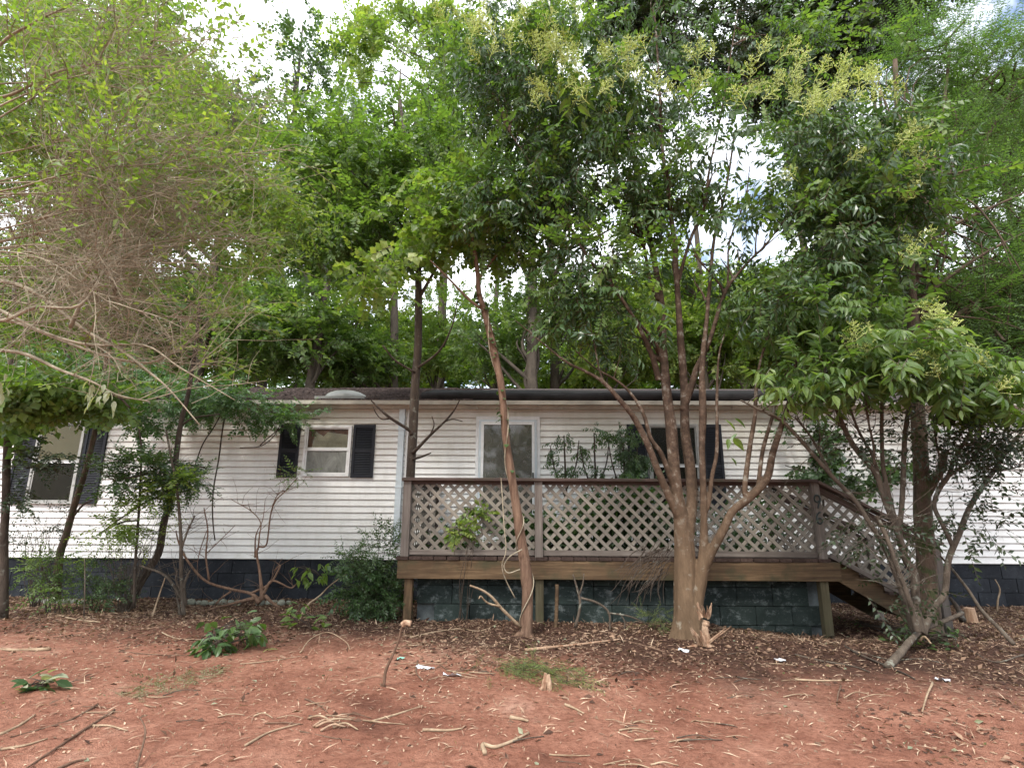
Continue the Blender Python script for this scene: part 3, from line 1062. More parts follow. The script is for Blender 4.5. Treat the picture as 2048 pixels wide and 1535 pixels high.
# block walls below
blks = MB(); box(blks, DX0 + .13, DX1 + .06, DY + .19, DY + .30, -.2, zRimB + .03)
bw = blks.build('block_wall', M_mortar2, deck)
mb = MB(); prism(mb, chamf(0.392, 0.192, 0.006), -0.05, 0.05, 'y')
blk_d = mb.mesh('concrete_block', M_dblock)
mb = MB(); prism(mb, chamf(0.392, 0.075, 0.005), -0.05, 0.05, 'y')
blk_t = mb.mesh('concrete_block', M_dblock)
for r_ in range(4):
    z = zRimB - .085 - .1 - .2 * r_
    x = DX0 + .33 + (.2 if r_ % 2 else 0)
    while x < DX1 - .05:
        link('concrete_block', blk_d, bw, Matrix.Translation((x, DY + .18 + R.uniform(-.003, .003), z)))
        x += .4
x = DX0 + .33
while x < DX1:
    link('concrete_block', blk_t, bw, Matrix.Translation((x, DY + .18, zRimB - .045))); x += .4
# rails
bd('top_rail', (DX0 - .06, DY - .01, zRail), (DX1 + .02, DY - .01, zRail), .036, .14, M_wood_red, c=.005)
bd('top_rail', (DX0, DY + .062, zRail), (DX0, WY - .05, zRail), .036, .14, M_wood_red, c=.005)
bd('post', (DX0, WY - .12, zFl), (DX0, WY - .12, zRail - .02), .09, .09, M_wood_red, up=(0, 1, 0), c=.005)
bd('post', (P(851, 1030, 7.6).x, 7.6, zFl), (P(851, 1030, 7.6).x, 7.6, zRail - .02), .085, .085, M_wood_red, up=(0, 1, 0), c=.005)


def clip(p, d, poly):
    """line p+t d against convex ccw/cw polygon in 2D -> (t0,t1) or None"""
    t0, t1 = -1e9, 1e9
    cx = sum(a for a, b in poly) / len(poly); cy = sum(b for a, b in poly) / len(poly)
    for (ax, ay), (bx, by) in zip(poly, poly[1:] + poly[:1]):
        nx_, ny_ = ay - by, bx - ax
        if nx_ * (cx - ax) + ny_ * (cy - ay) < 0: nx_, ny_ = -nx_, -ny_
        den = nx_ * d[0] + ny_ * d[1]
        num = nx_ * (p[0] - ax) + ny_ * (p[1] - ay)
        if abs(den) < 1e-9:
            if num < 0: return None
        elif den > 0: t0 = max(t0, -num / den)
        else: t1 = min(t1, -num / den)
    return (t0, t1) if t1 - t0 > .05 else None


def lattice(parent, poly, to3, front=-1, off=0.007, mat=None, pitch_=.098, width=.038, nrm=(0, -1, 0)):
    """diagonal strips; front: sign of the slope of the strips nailed on the outside"""
    mat = mat or M_wood_lat
    nrm = Vector(nrm)
    us = [a for a, b in poly]; vs = [b for a, b in poly]
    for sgn in (1, -1):
        d = (math.sqrt(.5), sgn * math.sqrt(.5))
        nn = (-d[1], d[0])
        lo = min(a * nn[0] + b * nn[1] for a, b in poly); hi = max(a * nn[0] + b * nn[1] for a, b in poly)
        k = math.ceil(lo / pitch_)
        while k * pitch_ < hi:
            c_ = k * pitch_ + R.uniform(-.004, .004)
            t = clip((nn[0] * c_, nn[1] * c_), d, poly)
            k += 1
            if t:
                a_ = (nn[0] * c_ + d[0] * t[0], nn[1] * c_ + d[1] * t[0])
                b_ = (nn[0] * c_ + d[0] * t[1], nn[1] * c_ + d[1] * t[1])
                o_ = nrm * (off if sgn == front else -0.001)
                p0, p1 = Vector(to3(*a_)) + o_, Vector(to3(*b_)) + o_
                Lr = round((p1 - p0).length / .02) * .02
                m_ = (p0 + p1) / 2; dd = (p1 - p0).normalized()
                side = dd.cross(nrm)
                board('lattice_strip', m_ - dd * Lr / 2, m_ + dd * Lr / 2, width, .0065, mat, parent, up=side, c=.0015)


def panel(x0, x1, z0, z1):
    lp = thing_part('lattice_panel', x0, x1, z0, z1)
    lattice(lp, [(x0, z0), (x1, z0), (x1, z1), (x0, z1)], lambda u, v: (u, DY + .012, v), -1)


def thing_part(nm, x0, x1, z0, z1):
    mb = MB()
    box(mb, x0, x1, DY - .012, DY + .026, z0 - .045, z0 + .012)
    o = mb.build(nm, M_wood, deck)
    mb = MB(); box(mb, x0, x1, DY - .010, DY + .026, z1 - .008, z1 + .03)
    mb.build('upper_nailer', M_wood_red, o)
    return o


zl0, zl1 = 1.045, zRail - .048
panel(DX0 + .048, xm - .048, zl0, zl1)
panel(xm + .048, DX1 - .048, zl0, zl1)
# left side panel
mb = MB()
box(mb, DX0 - .012, DX0 + .026, DY + .05, WY - .17, zl0 - .045, zl0 + .012)
sp_ = mb.build('lattice_panel', M_wood, deck)
mb = MB(); box(mb, DX0 - .012, DX0 + .026, DY + .05, WY - .17, zl1 - .008, zl1 + .03)
mb.build('upper_nailer', M_wood_red, sp_)
lattice(sp_, [(DY + .05, zl0), (WY - .17, zl0), (WY - .17, zl1), (DY + .05, zl1)], lambda u, v: (DX0 + .006, u, v), 1, nrm=(1, 0, 0))

# stairs going down to the right
SL = 0.53
sx0 = DX1 + .05
sx1 = sx0 + 1.27
zs = lambda x: zRail - .01 - SL * (x - sx0)
for yy, nm_ in ((DY - .01, 'stair_rail'), (DY + 1.15, 'stair_rail')):
    bd(nm_, (sx0 - .02, yy, zs(sx0)), (sx1, yy, zs(sx1)), .036, .12, M_wood_red, c=.005)
    bd(nm_, (sx0 + .0, yy + .02, zs(sx0) - .085), (sx1 - .04, yy + .02, zs(sx1 - .04) - .085), .07, .034, M_wood_red, c=.004)
    bd(nm_, (sx0 + .05, yy + .02, zs(sx0 + .05) - .78), (sx1 - .04, yy + .02, zs(sx1 - .04) - .78), .05, .034, M_wood, c=.004)
    bd('post', (sx1 - .06, yy + .02, ground(sx1, yy) - .05), (sx1 - .06, yy + .02, zs(sx1 - .06) - .02), .09, .085, M_wood, up=(0, 1, 0), c=.005)
    if yy > DY: bd('post', (DX1, yy + .02, zFl), (DX1, yy + .02, zRail - .03), .09, .09, M_wood, up=(0, 1, 0), c=.005)
    mb = MB(); box(mb, sx1 - .115, sx1 - .105, yy, yy + .03, zs(sx1) - .7, zs(sx1) - .1)
    lp = mb.build('lattice_panel', M_wood, deck)
    x0, x1 = sx0 + .0, sx1 - .11
    lattice(lp, [(x0, zs(x0) - .78), (x1, zs(x1) - .78), (x1, zs(x1) - .10), (x0, zs(x0) - .10)], lambda u, v: (u, yy + .022, v), 1, mat=M_wood_lat)
for yy in (DY + .06, DY + 1.1):
    g0 = .2
    mb = MB()
    xs_ = DX1 + .17
    prof = [(xs_, zRimB + .0), (xs_, zRimT)]
    z = zRimT
    rise, run = .165, .245
    x = xs_
    for k in range(4):
        x += run; prof.append((x, z)); z -= rise; prof.append((x, z))
    prof.append((x + .05, z - .02)); prof.append((x - .02, z - .09))
    prism(mb, prof, yy, yy + .038, 'y')
    mb.build('stair_stringer', M_wood_brown, deck)
for k in range(4):
    xt = DX1 + .17 + .26 * k
    bd('stair_tread', (xt + .14, DY + .02, zRimT - .17 * k + .018 - .0), (xt + .14, DY + 1.18, zRimT - .17 * k + .018), .034, .25, M_wood_red, c=.005)
    bd('stair_riser', (xt + .265, DY + .1, zRimT - .17 * k - .087), (xt + .265, DY + 1.1, zRimT - .17 * k - .087), .15, .02, M_wood_brown, c=.003)


# house numbers on the right post: 9 above 6
def digit(ch, cx, cz, s):
    mb = MB()
    pts = []
    if ch == '6':
        pts = [(.28, .95), (-.05, .82), (-.36, .42), (-.42, -.1), (-.36, -.55), (-.05, -.85), (.32, -.62), (.38, -.25), (.10, .02), (-.2, -.10), (-.26, -.38)]
    else:
        pts = [(-.05, -1.0), (.12, -.5), (.36, .0), (.42, .40), (.2, .85), (-.2, .88), (-.42, .5), (-.36, .05), (-.02, -.12), (.28, .12)]
    rows = [(cx + a * s, DY - .052, cz + b_ * s, .0085 * (1.25 if i in (3, 4, 5) else 1)) for i, (a, b_) in enumerate(pts)]
    tube1(mb, rows, 7, 40)
    return mb.build('house_number', M_iron, deck, True)


nx1 = P(1628, 1002, DY - .05); nx2 = P(1632, 1034, DY - .05)
digit('9', DX1 + .0, nx1.z, .075)['label'] = 'dark cast metal numeral nine on the right deck post'
digit('6', DX1 + .0, nx2.z - .01, .07)['label'] = 'dark cast metal numeral six on the right deck post'

# ------------------------------------------------------------------ foliage templates
T_far = [template(13, .42, .125, .085, 'simple', 62, 8, .005, s) for s in range(4)]
T_far2 = [template(11, .6, .20, .14, 'simple', 62, 8, .008, s) for s in range(10, 13)]
T_mid = [template(16, .42, .085, .05, 'simple', 55, 16, .003, s) for s in range(20, 24)]
T_maple = [template(9, .32, .105, .092, 'fold', 60, 20, .003, s) for s in range(30, 34)]
T_long = [template(11, .34, .115, .040, 'fold', 50, 34, .0035, s) for s in range(40, 45)]
T_near = [template(9, .24, .125, .045, 'near', 58, 36, .0035, s) for s in range(50, 54)]
T_fine = [template(26, .42, .040, .013, 'simple', 66, 8, .002, s, True) for s in range(60, 64)]
T_small = [template(13, .26, .042, .020, 'simple', 50, 10, .0018, s) for s in range(70, 74)]
T_small2 = [template(9, .24, .062, .030, 'fold', 50, 20, .0018, s) for s in range(74, 78)]
T_brushleaf = [template(5, .16, .055, .026, 'fold', 45, 5, .0016, s) for s in range(80, 84)]
T_flat = [template(16, .30, .05, .026, 'simple', 60, 4, .0018, s) for s in range(90, 93)]
T_needle = [template(30, .26, .045, .004, 'simple', 38, 5, .002, s) for s in range(100, 103)]


def bp(px, py, Y, rx, ry, rz, w=1.0):
    v = P(px, py, Y)
    return (v.x, v.y, v.z, rx, ry, rz, w)


HOLES += [(880, 350, 60, 30, .5), (1000, 430, 50, 30, .5), (1150, 640, 50, 50, .4), (970, 640, 40, 40, .5), (1080, 620, 40, 30, .5), (1230, 700, 30, 40, .4), (520, 120, 110, 85, .78), (545, 215, 60, 40, .7), (440, 60, 70, 50, .7), (600, 40, 45, 55, .8),
          (690, 30, 40, 60, .8), (820, 95, 90, 55, .65), (740, 150, 60, 40, .5),
          (1490, 330, 95, 130, .9), (1560, 480, 120, 60, .9), (1430, 490, 70, 60, .7), (1310, 150, 70, 60, .8), (1440, 60, 70, 60, .75),
          (1590, 90, 60, 50, .6), (1650, 150, 90, 60, .6), (1740, 110, 50, 60, .6),
          (780, 590, 75, 50, .92), (990, 560, 80, 70, .8), (1060, 490, 70, 45, .9), (900, 600, 60, 60, .55), (1140, 560, 40, 60, .7),
          (1100, 700, 80, 45, .55), (930, 700, 60, 50, .55), (1230, 460, 50, 90, .6), (1930, 500, 90, 60, .8), (1870, 340, 30, 50, .6),
          (640, 250, 60, 30, .5), (1900, 440, 60, 60, .6), (90, 160, 50, 50, .6), (60, 110, 30, 40, .6), (1200, 350, 60, 40, .45)]

HOLES = [(a_, b_, c_ * .85, d_ * .85, e_ * .84) for a_, b_, c_, d_, e_ in HOLES]

# ------------------------------------------------------------------ forest behind the home
def forest_tree(i, x, y, h, r0, crown_blobs, n, tm, mat, label, lean=0.0, name='broadleaf_tree', csig=.38, sc_=(.85, 1.3)):
    z0 = 0.1
    t = thing(name, (x, y, z0), label, 'tree', 'trees in the woods behind the home')
    mb = MB()
    rows = [(x, y, z0 - .2, r0 * 1.25), (x + lean * .15 + R.uniform(-.1, .1), y, h * .3, r0), (x + lean * .45 + R.uniform(-.2, .2), y, h * .62, r0 * .72), (x + lean, y, h * .95, r0 * .2)]
    tube1(mb, rows, 9, 22, .04, .1)
    sp = spline(rows, 30)
    st, en, rr = [], [], []
    for b_ in crown_blobs:
        for _ in range(5):
            d = rng.normal(0, 1, 3); d /= np.linalg.norm(d)
            e = np.array(b_[:3]) + d * np.array(b_[3:6]) * R.uniform(.4, .9)
            k = min(27, max(6, int(30 * (e[2] - R.uniform(.6, 2.2)) / h)))
            st.append(sp[k, :3]); en.append(e); rr.append(min(r0 * .45, sp[k, 3] * .6 + .008))
    limb_set(mb, st, en, rr, 5, 0.0, .012)
    mb.build('trunk', B_far, t, True)
    crown('crown', t, crown_blobs, int(n * 1.55), tm, [mat, B_far], 12, csig, sc_, .55, .05, .7)
    return t


spec = [  # trunk px, Y, height, blobs: list of (px,py,rx,ry,rz,w), n sprays, material, label
    (-150, 13.6, 15, [(60, 560, 2.4, 1.5, 1.8, 1), (-40, 300, 2.2, 1.5, 2.0, .8), (120, 120, 2.0, 1.5, 1.8, .8)], 1500, L_mid, 'broad tree rising behind the far left end of the home roof'),
    (385, 13.8, 15, [(330, 640, 2.2, 1.5, 1.5, 1), (250, 420, 2.2, 1.4, 1.8, .9), (420, 250, 1.8, 1.4, 1.4, .7), (250, 90, 2.0, 1.5, 1.8, .9)], 2000, L_mid, 'leafy tree behind the bare tangled branches at left'),
    (612, 13.5, 12, [(560, 660, 2.1, 1.4, 1.2, 1), (600, 460, 1.9, 1.3, 1.5, 1), (640, 330, 1.7, 1.3, 1.1, .6)], 1700, L_mid, 'bluish green tree with dark trunk above the skylight dome'),
    (790, 15.5, 17, [(790, 300, 2.0, 1.4, 1.8, 1), (720, 480, 1.8, 1.4, 1.2, .9), (900, 180, 1.8, 1.4, 1.8, .8), (690, 700, 1.9, 1.3, .9, .8)], 1700, L_mid, 'tall tree behind the straight dark trunk over the downspout'),
    (1065, 15.0, 18, [(1040, 390, 2.2, 1.4, 1.3, 1), (1000, 650, 1.8, 1.3, .8, .7), (1110, 230, 2.2, 1.5, 1.8, 1), (1100, 590, 1.4, 1.3, .8, .35)], 900, L_mid, 'grey trunked tree rising above the roof behind the storm door'),
    (1112, 18.0, 20, [(1180, 620, 2.4, 1.5, 1.4, 1), (1240, 420, 2.2, 1.5, 1.6, 1), (1100, 80, 2.8, 1.6, 2.0, .8)], 850, L_yel, 'sunlit yellow green tree just left of the main tree, behind the roof'),
    (1408, 16.5, 15, [(1420, 680, 2.4, 1.4, 1.3, 1), (1380, 560, 1.6, 1.3, .9, .6), (1560, 620, 2.2, 1.4, 1.4, 1)], 1150, L_yel, 'bright green tree seen through the main tree above the roll on the eave'),
    (1640, 14.0, 15, [(1640, 600, 2.2, 1.4, 1.5, 1), (1740, 420, 1.9, 1.3, 1.6, .9), (1620, 250, 1.6, 1.3, 1.2, .5)], 1900, L_mid, 'dense tree behind the roof between the main tree and the right hand clump'),
    (1830, 15.5, 17, [(1800, 620, 2.2, 1.4, 1.6, 1), (1900, 300, 2.6, 1.4, 2.0, .8), (1950, 640, 2.2, 1.4, 1.4, 1)], 1700, L_blue, 'cool green tree behind the right hand clump of stems'),
    (2080, 14.0, 15, [(2060, 560, 2.4, 1.4, 2.2, 1), (2060, 260, 2.4, 1.4, 2.2, 1), (2200, 700, 2.4, 1.4, 1.8, .6)], 1500, L_mid, 'tree at the right edge of the picture behind the home'),
]
for i, (tp, Y, h, bl, n, mt, lab) in enumerate(spec):
    x = P(tp, 760, Y).x
    forest_tree(i, x, Y, h, R.uniform(.11, .16), [bp(a_, b_, Y + R.uniform(-.5, .8), rx * 1.0, ry, rz, w) for a_, b_, rx, ry, rz, w in bl], n, T_far, mt, lab, R.uniform(-.5, .5))
spec2 = [
    (140, 22, 19, [(120, 620, 3.8, 2, 2.6, 1), (200, 380, 3.4, 2, 3, 1)], 900, L_yel, 'far leafy tree deep in the woods at left'),
    (480, 23, 17, [(480, 600, 3.6, 2, 3.0, 1), (420, 380, 2.8, 2, 2.4, .8)], 900, L_mid, 'far tree seen between the branches left of the skylight dome'),
    (530, 20, 24, [(500, 230, 1.6, 1.2, 2.2, 1), (600, 120, 1.8, 1.3, 2.4, 1.0)], 330, L_dark, 'thin airy treetop standing against the bright sky at upper left'),
    (780, 24, 19, [(800, 700, 3.6, 2, 1.6, 1), (700, 520, 3, 2, 2.2, .9)], 900, L_yel, 'pale sunlit tree low in the gap over the downspout'),
    (985, 26, 19, [(980, 700, 3.4, 2, 1.6, 1), (900, 350, 3.2, 2, 2.4, .6)], 600, L_yel, 'far pale green tree behind the vine wrapped trunk'),
    (1165, 23, 15, [(1170, 720, 3.2, 2, 1.8, 1), (1300, 640, 3.0, 2, 2.4, 1)], 900, L_yel, 'far lime green tree low behind the left stems of the main tree'),
    (1480, 25, 15, [(1500, 720, 3.8, 2, 1.8, 1), (1420, 640, 2.4, 2, 1.8, .7)], 900, L_yel, 'far lime green tree low behind the right stems of the main tree'),
    (1740, 22, 18, [(1760, 700, 3.8, 2, 2.2, 1), (1680, 500, 3.0, 2, 2.4, .8)], 900, L_mid, 'far tree behind the stairs side of the roof'),
    (2020, 23, 20, [(2020, 650, 3.8, 2, 3.0, 1), (1960, 250, 3.4, 2, 3.2, .8)], 900, L_mid, 'far tree at the upper right edge of the woods'),
    (880, 21, 24, [(860, 60, 3.0, 1.6, 2.0, 1), (720, 100, 2.2, 1.5, 2.4, .8)], 600, L_yel, 'tall pale treetop at top centre left of the flowering crown'),
]
for i, (tp, Y, h, bl, n, mt, lab) in enumerate(spec2):
    x = P(tp, 760, Y).x
    forest_tree(i, x, Y, h, R.uniform(.13, .2), [bp(a_, b_, Y + R.uniform(-.8, 1.2), rx, ry, rz, w) for a_, b_, rx, ry, rz, w in bl], n, T_far2, mt, lab, R.uniform(-.8, .8))
spec3 = [(300, 16.5), (500, 17.5), (700, 16.8), (860, 18.5), (1000, 17.2), (1230, 17.0), (1340, 18.5), (1530, 17.0), (1700, 18.0), (1900, 17.2)]
LB = ['far left', 'left', 'left of the dome', 'right of the dome', 'over the storm door', 'left of the main tree', 'directly behind the main tree', 'right of the main tree', 'over the stairs', 'far right']
for (tp, Y), lb_ in zip(spec3, LB):
    x = P(tp, 760, Y).x
    forest_tree(0, x, Y, 7.5, .07, [bp(tp, 705, Y, 1.7, 1.2, .9, 1), bp(tp + 40, 620, Y + .4, 1.4, 1.1, .8, .7)], 620, T_far, L_yel if tp % 200 else L_mid, 'young understorey tree just above the roofline, ' + lb_, R.uniform(-.3, .3), 'understorey_tree', .3, (.7, 1.1))
wb = thing('woodland_across_clearing', (0, -24, 0), 'leafy woodland edge across the clearing that shows only as reflections in the door glass', 'woodland')
crown('foliage', wb, [(x, -24 - (x % 3), 4.5 + (x * 7 % 5), 3.4, 2, 4.5 + (x * 3 % 4), 1) for x in range(-22, 23, 5)], 2600, T_far2, [L_mid, B_far], 12, .8, (1.6, 2.6), .7, .1, .5, holes=[])
# low brush that closes the view under the trees behind the home
mb_w = thing('woodland_edge', (0, 30, 0), 'mass of low green understorey closing the view behind the home', 'undergrowth')
crown('foliage', mb_w, [(x, 31, 6.5 + (x % 3), 4.5, 1.5, 5.6, 1) for x in range(-38, 39, 6)], 12000, T_far2, [L_mid, B_far], 12, .8, (1.3, 2.2), .7, .1, .5, holes=[])

# ------------------------------------------------------------------ the main multi stemmed tree
MY = 5.62
main = thing('flowering_evergreen_tree', tuple(P(1372, 1278, MY)), 'large tree with smooth tan forking trunk and pale flower clusters in front of the deck', 'tree')
mb = MB()
A = [
    [(1366, 1300, 36), (1369, 1262, 28), (1371, 1230, 25), (1371, 1180, 25), (1370, 1120, 23), (1367, 1070, 21), (1361, 1030, 17), (1351, 965, 14, 5.6), (1343, 863, 14, 5.6), (1333, 780, 13, 5.62), (1326, 692, 14, 5.68), (1323, 610, 13, 5.75), (1308, 520, 11, 5.85), (1290, 430, 9, 5.95), (1268, 330, 7, 6.05), (1240, 210, 5, 6.1)],
    [(1371, 1120, 17), (1376, 1060, 15), (1384, 1000, 13, 5.66), (1380, 931, 12.5, 5.68), (1370, 863, 11.5, 5.68), (1369, 780, 11, 5.66), (1362, 692, 13, 5.62), (1356, 600, 11, 5.6), (1348, 487, 10, 5.55), (1338, 400, 9, 5.5), (1325, 300, 7, 5.5), (1318, 160, 5, 5.5), (1310, 40, 4, 5.5)],
    [(1383, 1275, 24, 5.6), (1392, 1210, 15, 5.58), (1402, 1160, 13, 5.56), (1407, 1115, 12, 5.54), (1408, 1060, 8.5, 5.52), (1407, 999, 8, 5.5), (1404, 897, 7.5, 5.48), (1406, 828, 9.5, 5.46), (1405, 726, 9, 5.46), (1414, 640, 8, 5.46), (1420, 560, 7, 5.46), (1430, 470, 6, 5.48), (1452, 380, 5, 5.5), (1470, 260, 4, 5.5)],
    [(1404, 1150, 11, 5.55), (1420, 1108, 10.5, 5.5), (1446, 1061, 9.5, 5.46), (1464, 1023, 9, 5.44), (1496, 996, 10, 5.42), (1533, 958, 9, 5.4), (1545, 907, 8, 5.4), (1561, 856, 7, 5.4), (1578, 805, 6, 5.38), (1590, 740, 5, 5.36), (1600, 660, 4, 5.35), (1640, 560, 3, 5.3)],
    [(1368, 1050, 12), (1352, 1022, 12, 5.58), (1320, 951, 10.5, 5.5), (1296, 890, 9.5, 5.45), (1268, 835, 9, 5.4), (1239, 798, 8, 5.36), (1206, 763, 7, 5.34), (1170, 742, 6, 5.34), (1134, 724, 5, 5.34), (1090, 690, 4, 5.34), (1030, 640, 3, 5.3)],
    [(1348, 975, 10, 5.6), (1340, 951, 9, 5.56), (1321, 904, 7, 5.5), (1301, 876, 6.5, 5.48), (1287, 828, 6, 5.46), (1262, 787, 5, 5.46), (1233, 760, 4.5, 5.46), (1190, 735, 3.5, 5.44), (1150, 700, 3, 5.4)],
    [(1210, 768, 4.5, 5.35), (1199, 740, 4, 5.36), (1189, 692, 3.5, 5.38), (1175, 624, 3, 5.4), (1158, 555, 2.5, 5.42), (1150, 470, 2, 5.44)],
    [(1366, 820, 12, 5.66), (1384, 770, 12, 5.6), (1394, 735, 11, 5.56), (1420, 680, 10, 5.5), (1449, 586, 9, 5.44), (1478, 545, 7, 5.4), (1505, 515, 6, 5.36), (1530, 490, 5, 5.34), (1570, 440, 4, 5.3), (1620, 380, 3, 5.26)],
    [(1449, 590, 7, 5.44), (1440, 570, 6, 5.44), (1420, 545, 5, 5.42), (1396, 518, 4, 5.4), (1380, 480, 3, 5.38)],
    [(1358, 560, 9, 5.58), (1368, 520, 8, 5.56), (1384, 470, 8, 5.54), (1408, 418, 7, 5.54), (1420, 330, 6, 5.54), (1440, 240, 5, 5.54), (1460, 120, 4, 5.54), (1475, 20, 3, 5.54)],
    [(1455, 580, 6, 5.44), (1456, 540, 5, 5.46), (1460, 480, 4.5, 5.48), (1490, 400, 4, 5.5), (1500, 330, 3, 5.5)],
    [(1318, 760, 12, 5.62), (1300, 700, 11, 5.56), (1270, 640, 9, 5.5), (1230, 580, 8, 5.46), (1180, 520, 7, 5.4), (1130, 440, 5, 5.36), (1070, 340, 4, 5.3), (1010, 250, 3, 5.2)],
    [(1316, 600, 9, 5.74), (1300, 560, 8, 5.76), (1285, 480, 7, 5.8), (1255, 400, 6, 5.84), (1210, 300, 5, 5.88), (1160, 200, 4, 5.9)],
    [(1498, 994, 9, 5.42), (1489, 979, 8, 5.42), (1499, 897, 7, 5.42), (1510, 828, 6, 5.42), (1514, 760, 5.5, 5.42), (1530, 690, 4.5, 5.42), (1560, 620, 3.5, 5.4)],
    [(1512, 982, 7, 5.42), (1517, 965, 6.5, 5.44), (1526, 897, 6, 5.46), (1546, 828, 5, 5.48), (1560, 770, 4, 5.48), (1600, 700, 3, 5.48)],
    [(1408, 1030, 8, 5.52), (1417, 1005, 7, 5.5), (1424, 951, 6, 5.5), (1434, 897, 5.5, 5.5), (1434, 794, 5, 5.5), (1440, 700, 4, 5.5), (1470, 620, 3, 5.5)],
]
A = [[(q_[0], q_[1], q_[2] * (1 if ia < 4 else .82), *q_[3:]) for q_ in pl] for ia, pl in enumerate(A)]
stems(mb, A, MY, 10, .004, 0, rf=lambda y: .58 + .28 * smooth(640, 860, y) + .06 * smooth(980, 1120, y))
# flare of roots
for dx_, dy_ in ((-46, 10), (34, 22), (-16, 26), (55, 6)):
    a0, a1 = P(1372, 1240, MY), P(1372 + dx_, 1292 + dy_ * .3, MY - .004 * dy_)
    tube1(mb, [(a0.x, a0.y, a0.z, .09), ((a0.x + a1.x) / 2, (a0.y + a1.y) / 2, (a0.z + a1.z) / 2 - .03, .055), (a1.x, a1.y, a1.z - .04, .03)], 9)
# finer limbs
sps = [spline([(*P(q_[0], q_[1], q_[3] if len(q_) > 3 else MY), q_[2] / PXM(5.5)) for q_ in pl], 40) for pl in A]
MAIN_B = [bp(1090, 180, 5.5, 1.05, .8, .95, 1.4), (*bp(1260, 190, 5.8, .8, .7, .7, .55)[:6], .55), bp(1180, 360, 5.5, .95, .8, .55, .9), bp(1040, 420, 5.6, .7, .6, .45, .5), bp(1180, 520, 5.5, .75, .7, .6, .6),
          bp(1430, 330, 5.4, .8, .7, .45, .55), bp(1650, 330, 5.3, 1.0, .8, .65, 1.2), bp(1640, 470, 5.2, .85, .7, .6, 1.0), bp(1780, 420, 5.2, .7, .6, .6, .6), bp(1560, 600, 5.3, .7, .6, .45, .45), bp(1400, 480, 5.6, .5, .5, .5, .25),
          bp(1330, 60, 5.9, .9, .7, .6, .35), bp(1600, 120, 6.0, 1.0, .7, .7, .35), bp(960, 90, 5.5, .6, .6, .6, .5), bp(1240, 640, 5.4, .6, .5, .35, .3), bp(1270, 420, 5.7, .6, .5, .5, .4)]
st, en, rr = [], [], []
cand = np.concatenate([s_[14:] for s_ in sps])
for b_ in MAIN_B:
    for _ in range(int(9 + 7 * b_[6])):
        d = rng.normal(0, 1, 3); d /= np.linalg.norm(d)
        e = np.array(b_[:3]) + d * np.array(b_[3:6]) * R.uniform(.2, .95)
        dd = np.linalg.norm(cand[:, :3] - (e - np.array([0, 0, .35])), axis=1) + rng.random(len(cand)) * .35
        k = int(dd.argmin())
        st.append(cand[k, :3]); en.append(e); rr.append(max(.006, cand[k, 3] * .5))
limb_set(mb, st, en, rr, 6, .02, .003)
tr_main = remesh(mb, 'trunk', B_main, 0.0085, main, 2)
H_main = [h_ for h_ in HOLES if h_[0] > 1150] + [(1100, 470, 90, 60, .55), (1200, 400, 60, 60, .6), (1060, 330, 50, 40, .5), (1290, 320, 40, 50, .6), (1560, 300, 40, 30, .4), (1260, 620, 60, 50, .4), (1345, 520, 90, 120, .55), (1390, 680, 120, 120, .7)]
crown('crown', main, MAIN_B, 3600, T_long, [L_dark, B_main], 8, .16, (.7, 1.1), .6, .45, .5, holes=H_main)
crown('inner_leaves', main, [b_ for i_, b_ in enumerate(MAIN_B) if i_ not in (10, 11)] + [bp(1230, 560, 5.4, .8, .6, .5, .8), bp(1500, 230, 5.6, .7, .6, .35, .4)], 1500, T_mid, [L_mid, B_main], 8, .2, (.75, 1.15), .6, .2, .5, holes=H_main)


# flower clusters : branched pale panicles
def panicle_mesh(seed):
    r = random.Random(seed)
    ps, rs = [], []
    L0 = .16
    for k in range(14):
        t = k / 14
        a_ = k * 2.4
        base = np.array([0, t * L0, 0])
        ln = r.uniform(.07, .125) * (1 - .6 * t)
        d = np.array([math.cos(a_) * .9, .55, math.sin(a_) * .9])
        e = base + d * ln
        ps.append([base, (base + e) / 2 + [0, .002, 0], e]); rs.append([.0022, .0018, .0016])
        for m in range(6):
            b2 = base + d * ln * (.25 + .15 * m)
            e2 = b2 + np.array([r.uniform(-1, 1), r.uniform(0, 1), r.uniform(-1, 1)]) * .022
            ps.append([b2, (b2 + e2) / 2, e2]); rs.append([.0016, .0024, .0034])
    ps.append([[0, -.04, 0], [0, .08, 0], [0, L0 + .03, 0]]); rs.append([.003, .0025, .002])
    V, q_ = tubes(np.array(ps), np.array(rs), 3)
    return mesh_np('flower_cluster', V, [q_], [L_flow], None, np.repeat(rng.random(len(ps)), 9))


PAN = [panicle_mesh(s) for s in range(4)]


def panicles(parent, spots, Y, n_each, spread, s0=1.0):
    for (px, py, sx_, sy_, n) in spots:
        for _ in range(n):
            a_, b_ = R.gauss(px, sx_), R.gauss(py, sy_)
            v = P(a_, b_, Y + R.uniform(-.25, .25))
            d = Vector((R.uniform(-.6, .6), R.uniform(-.9, .1), R.uniform(.2, 1))).normalized()
            M = Matrix.Translation(v) @ d.to_track_quat('Y', 'Z').to_matrix().to_4x4() @ Matrix.Scale(s0 * R.uniform(.8, 1.25), 4)
            link('flower_cluster', R.choice(PAN), parent, M)


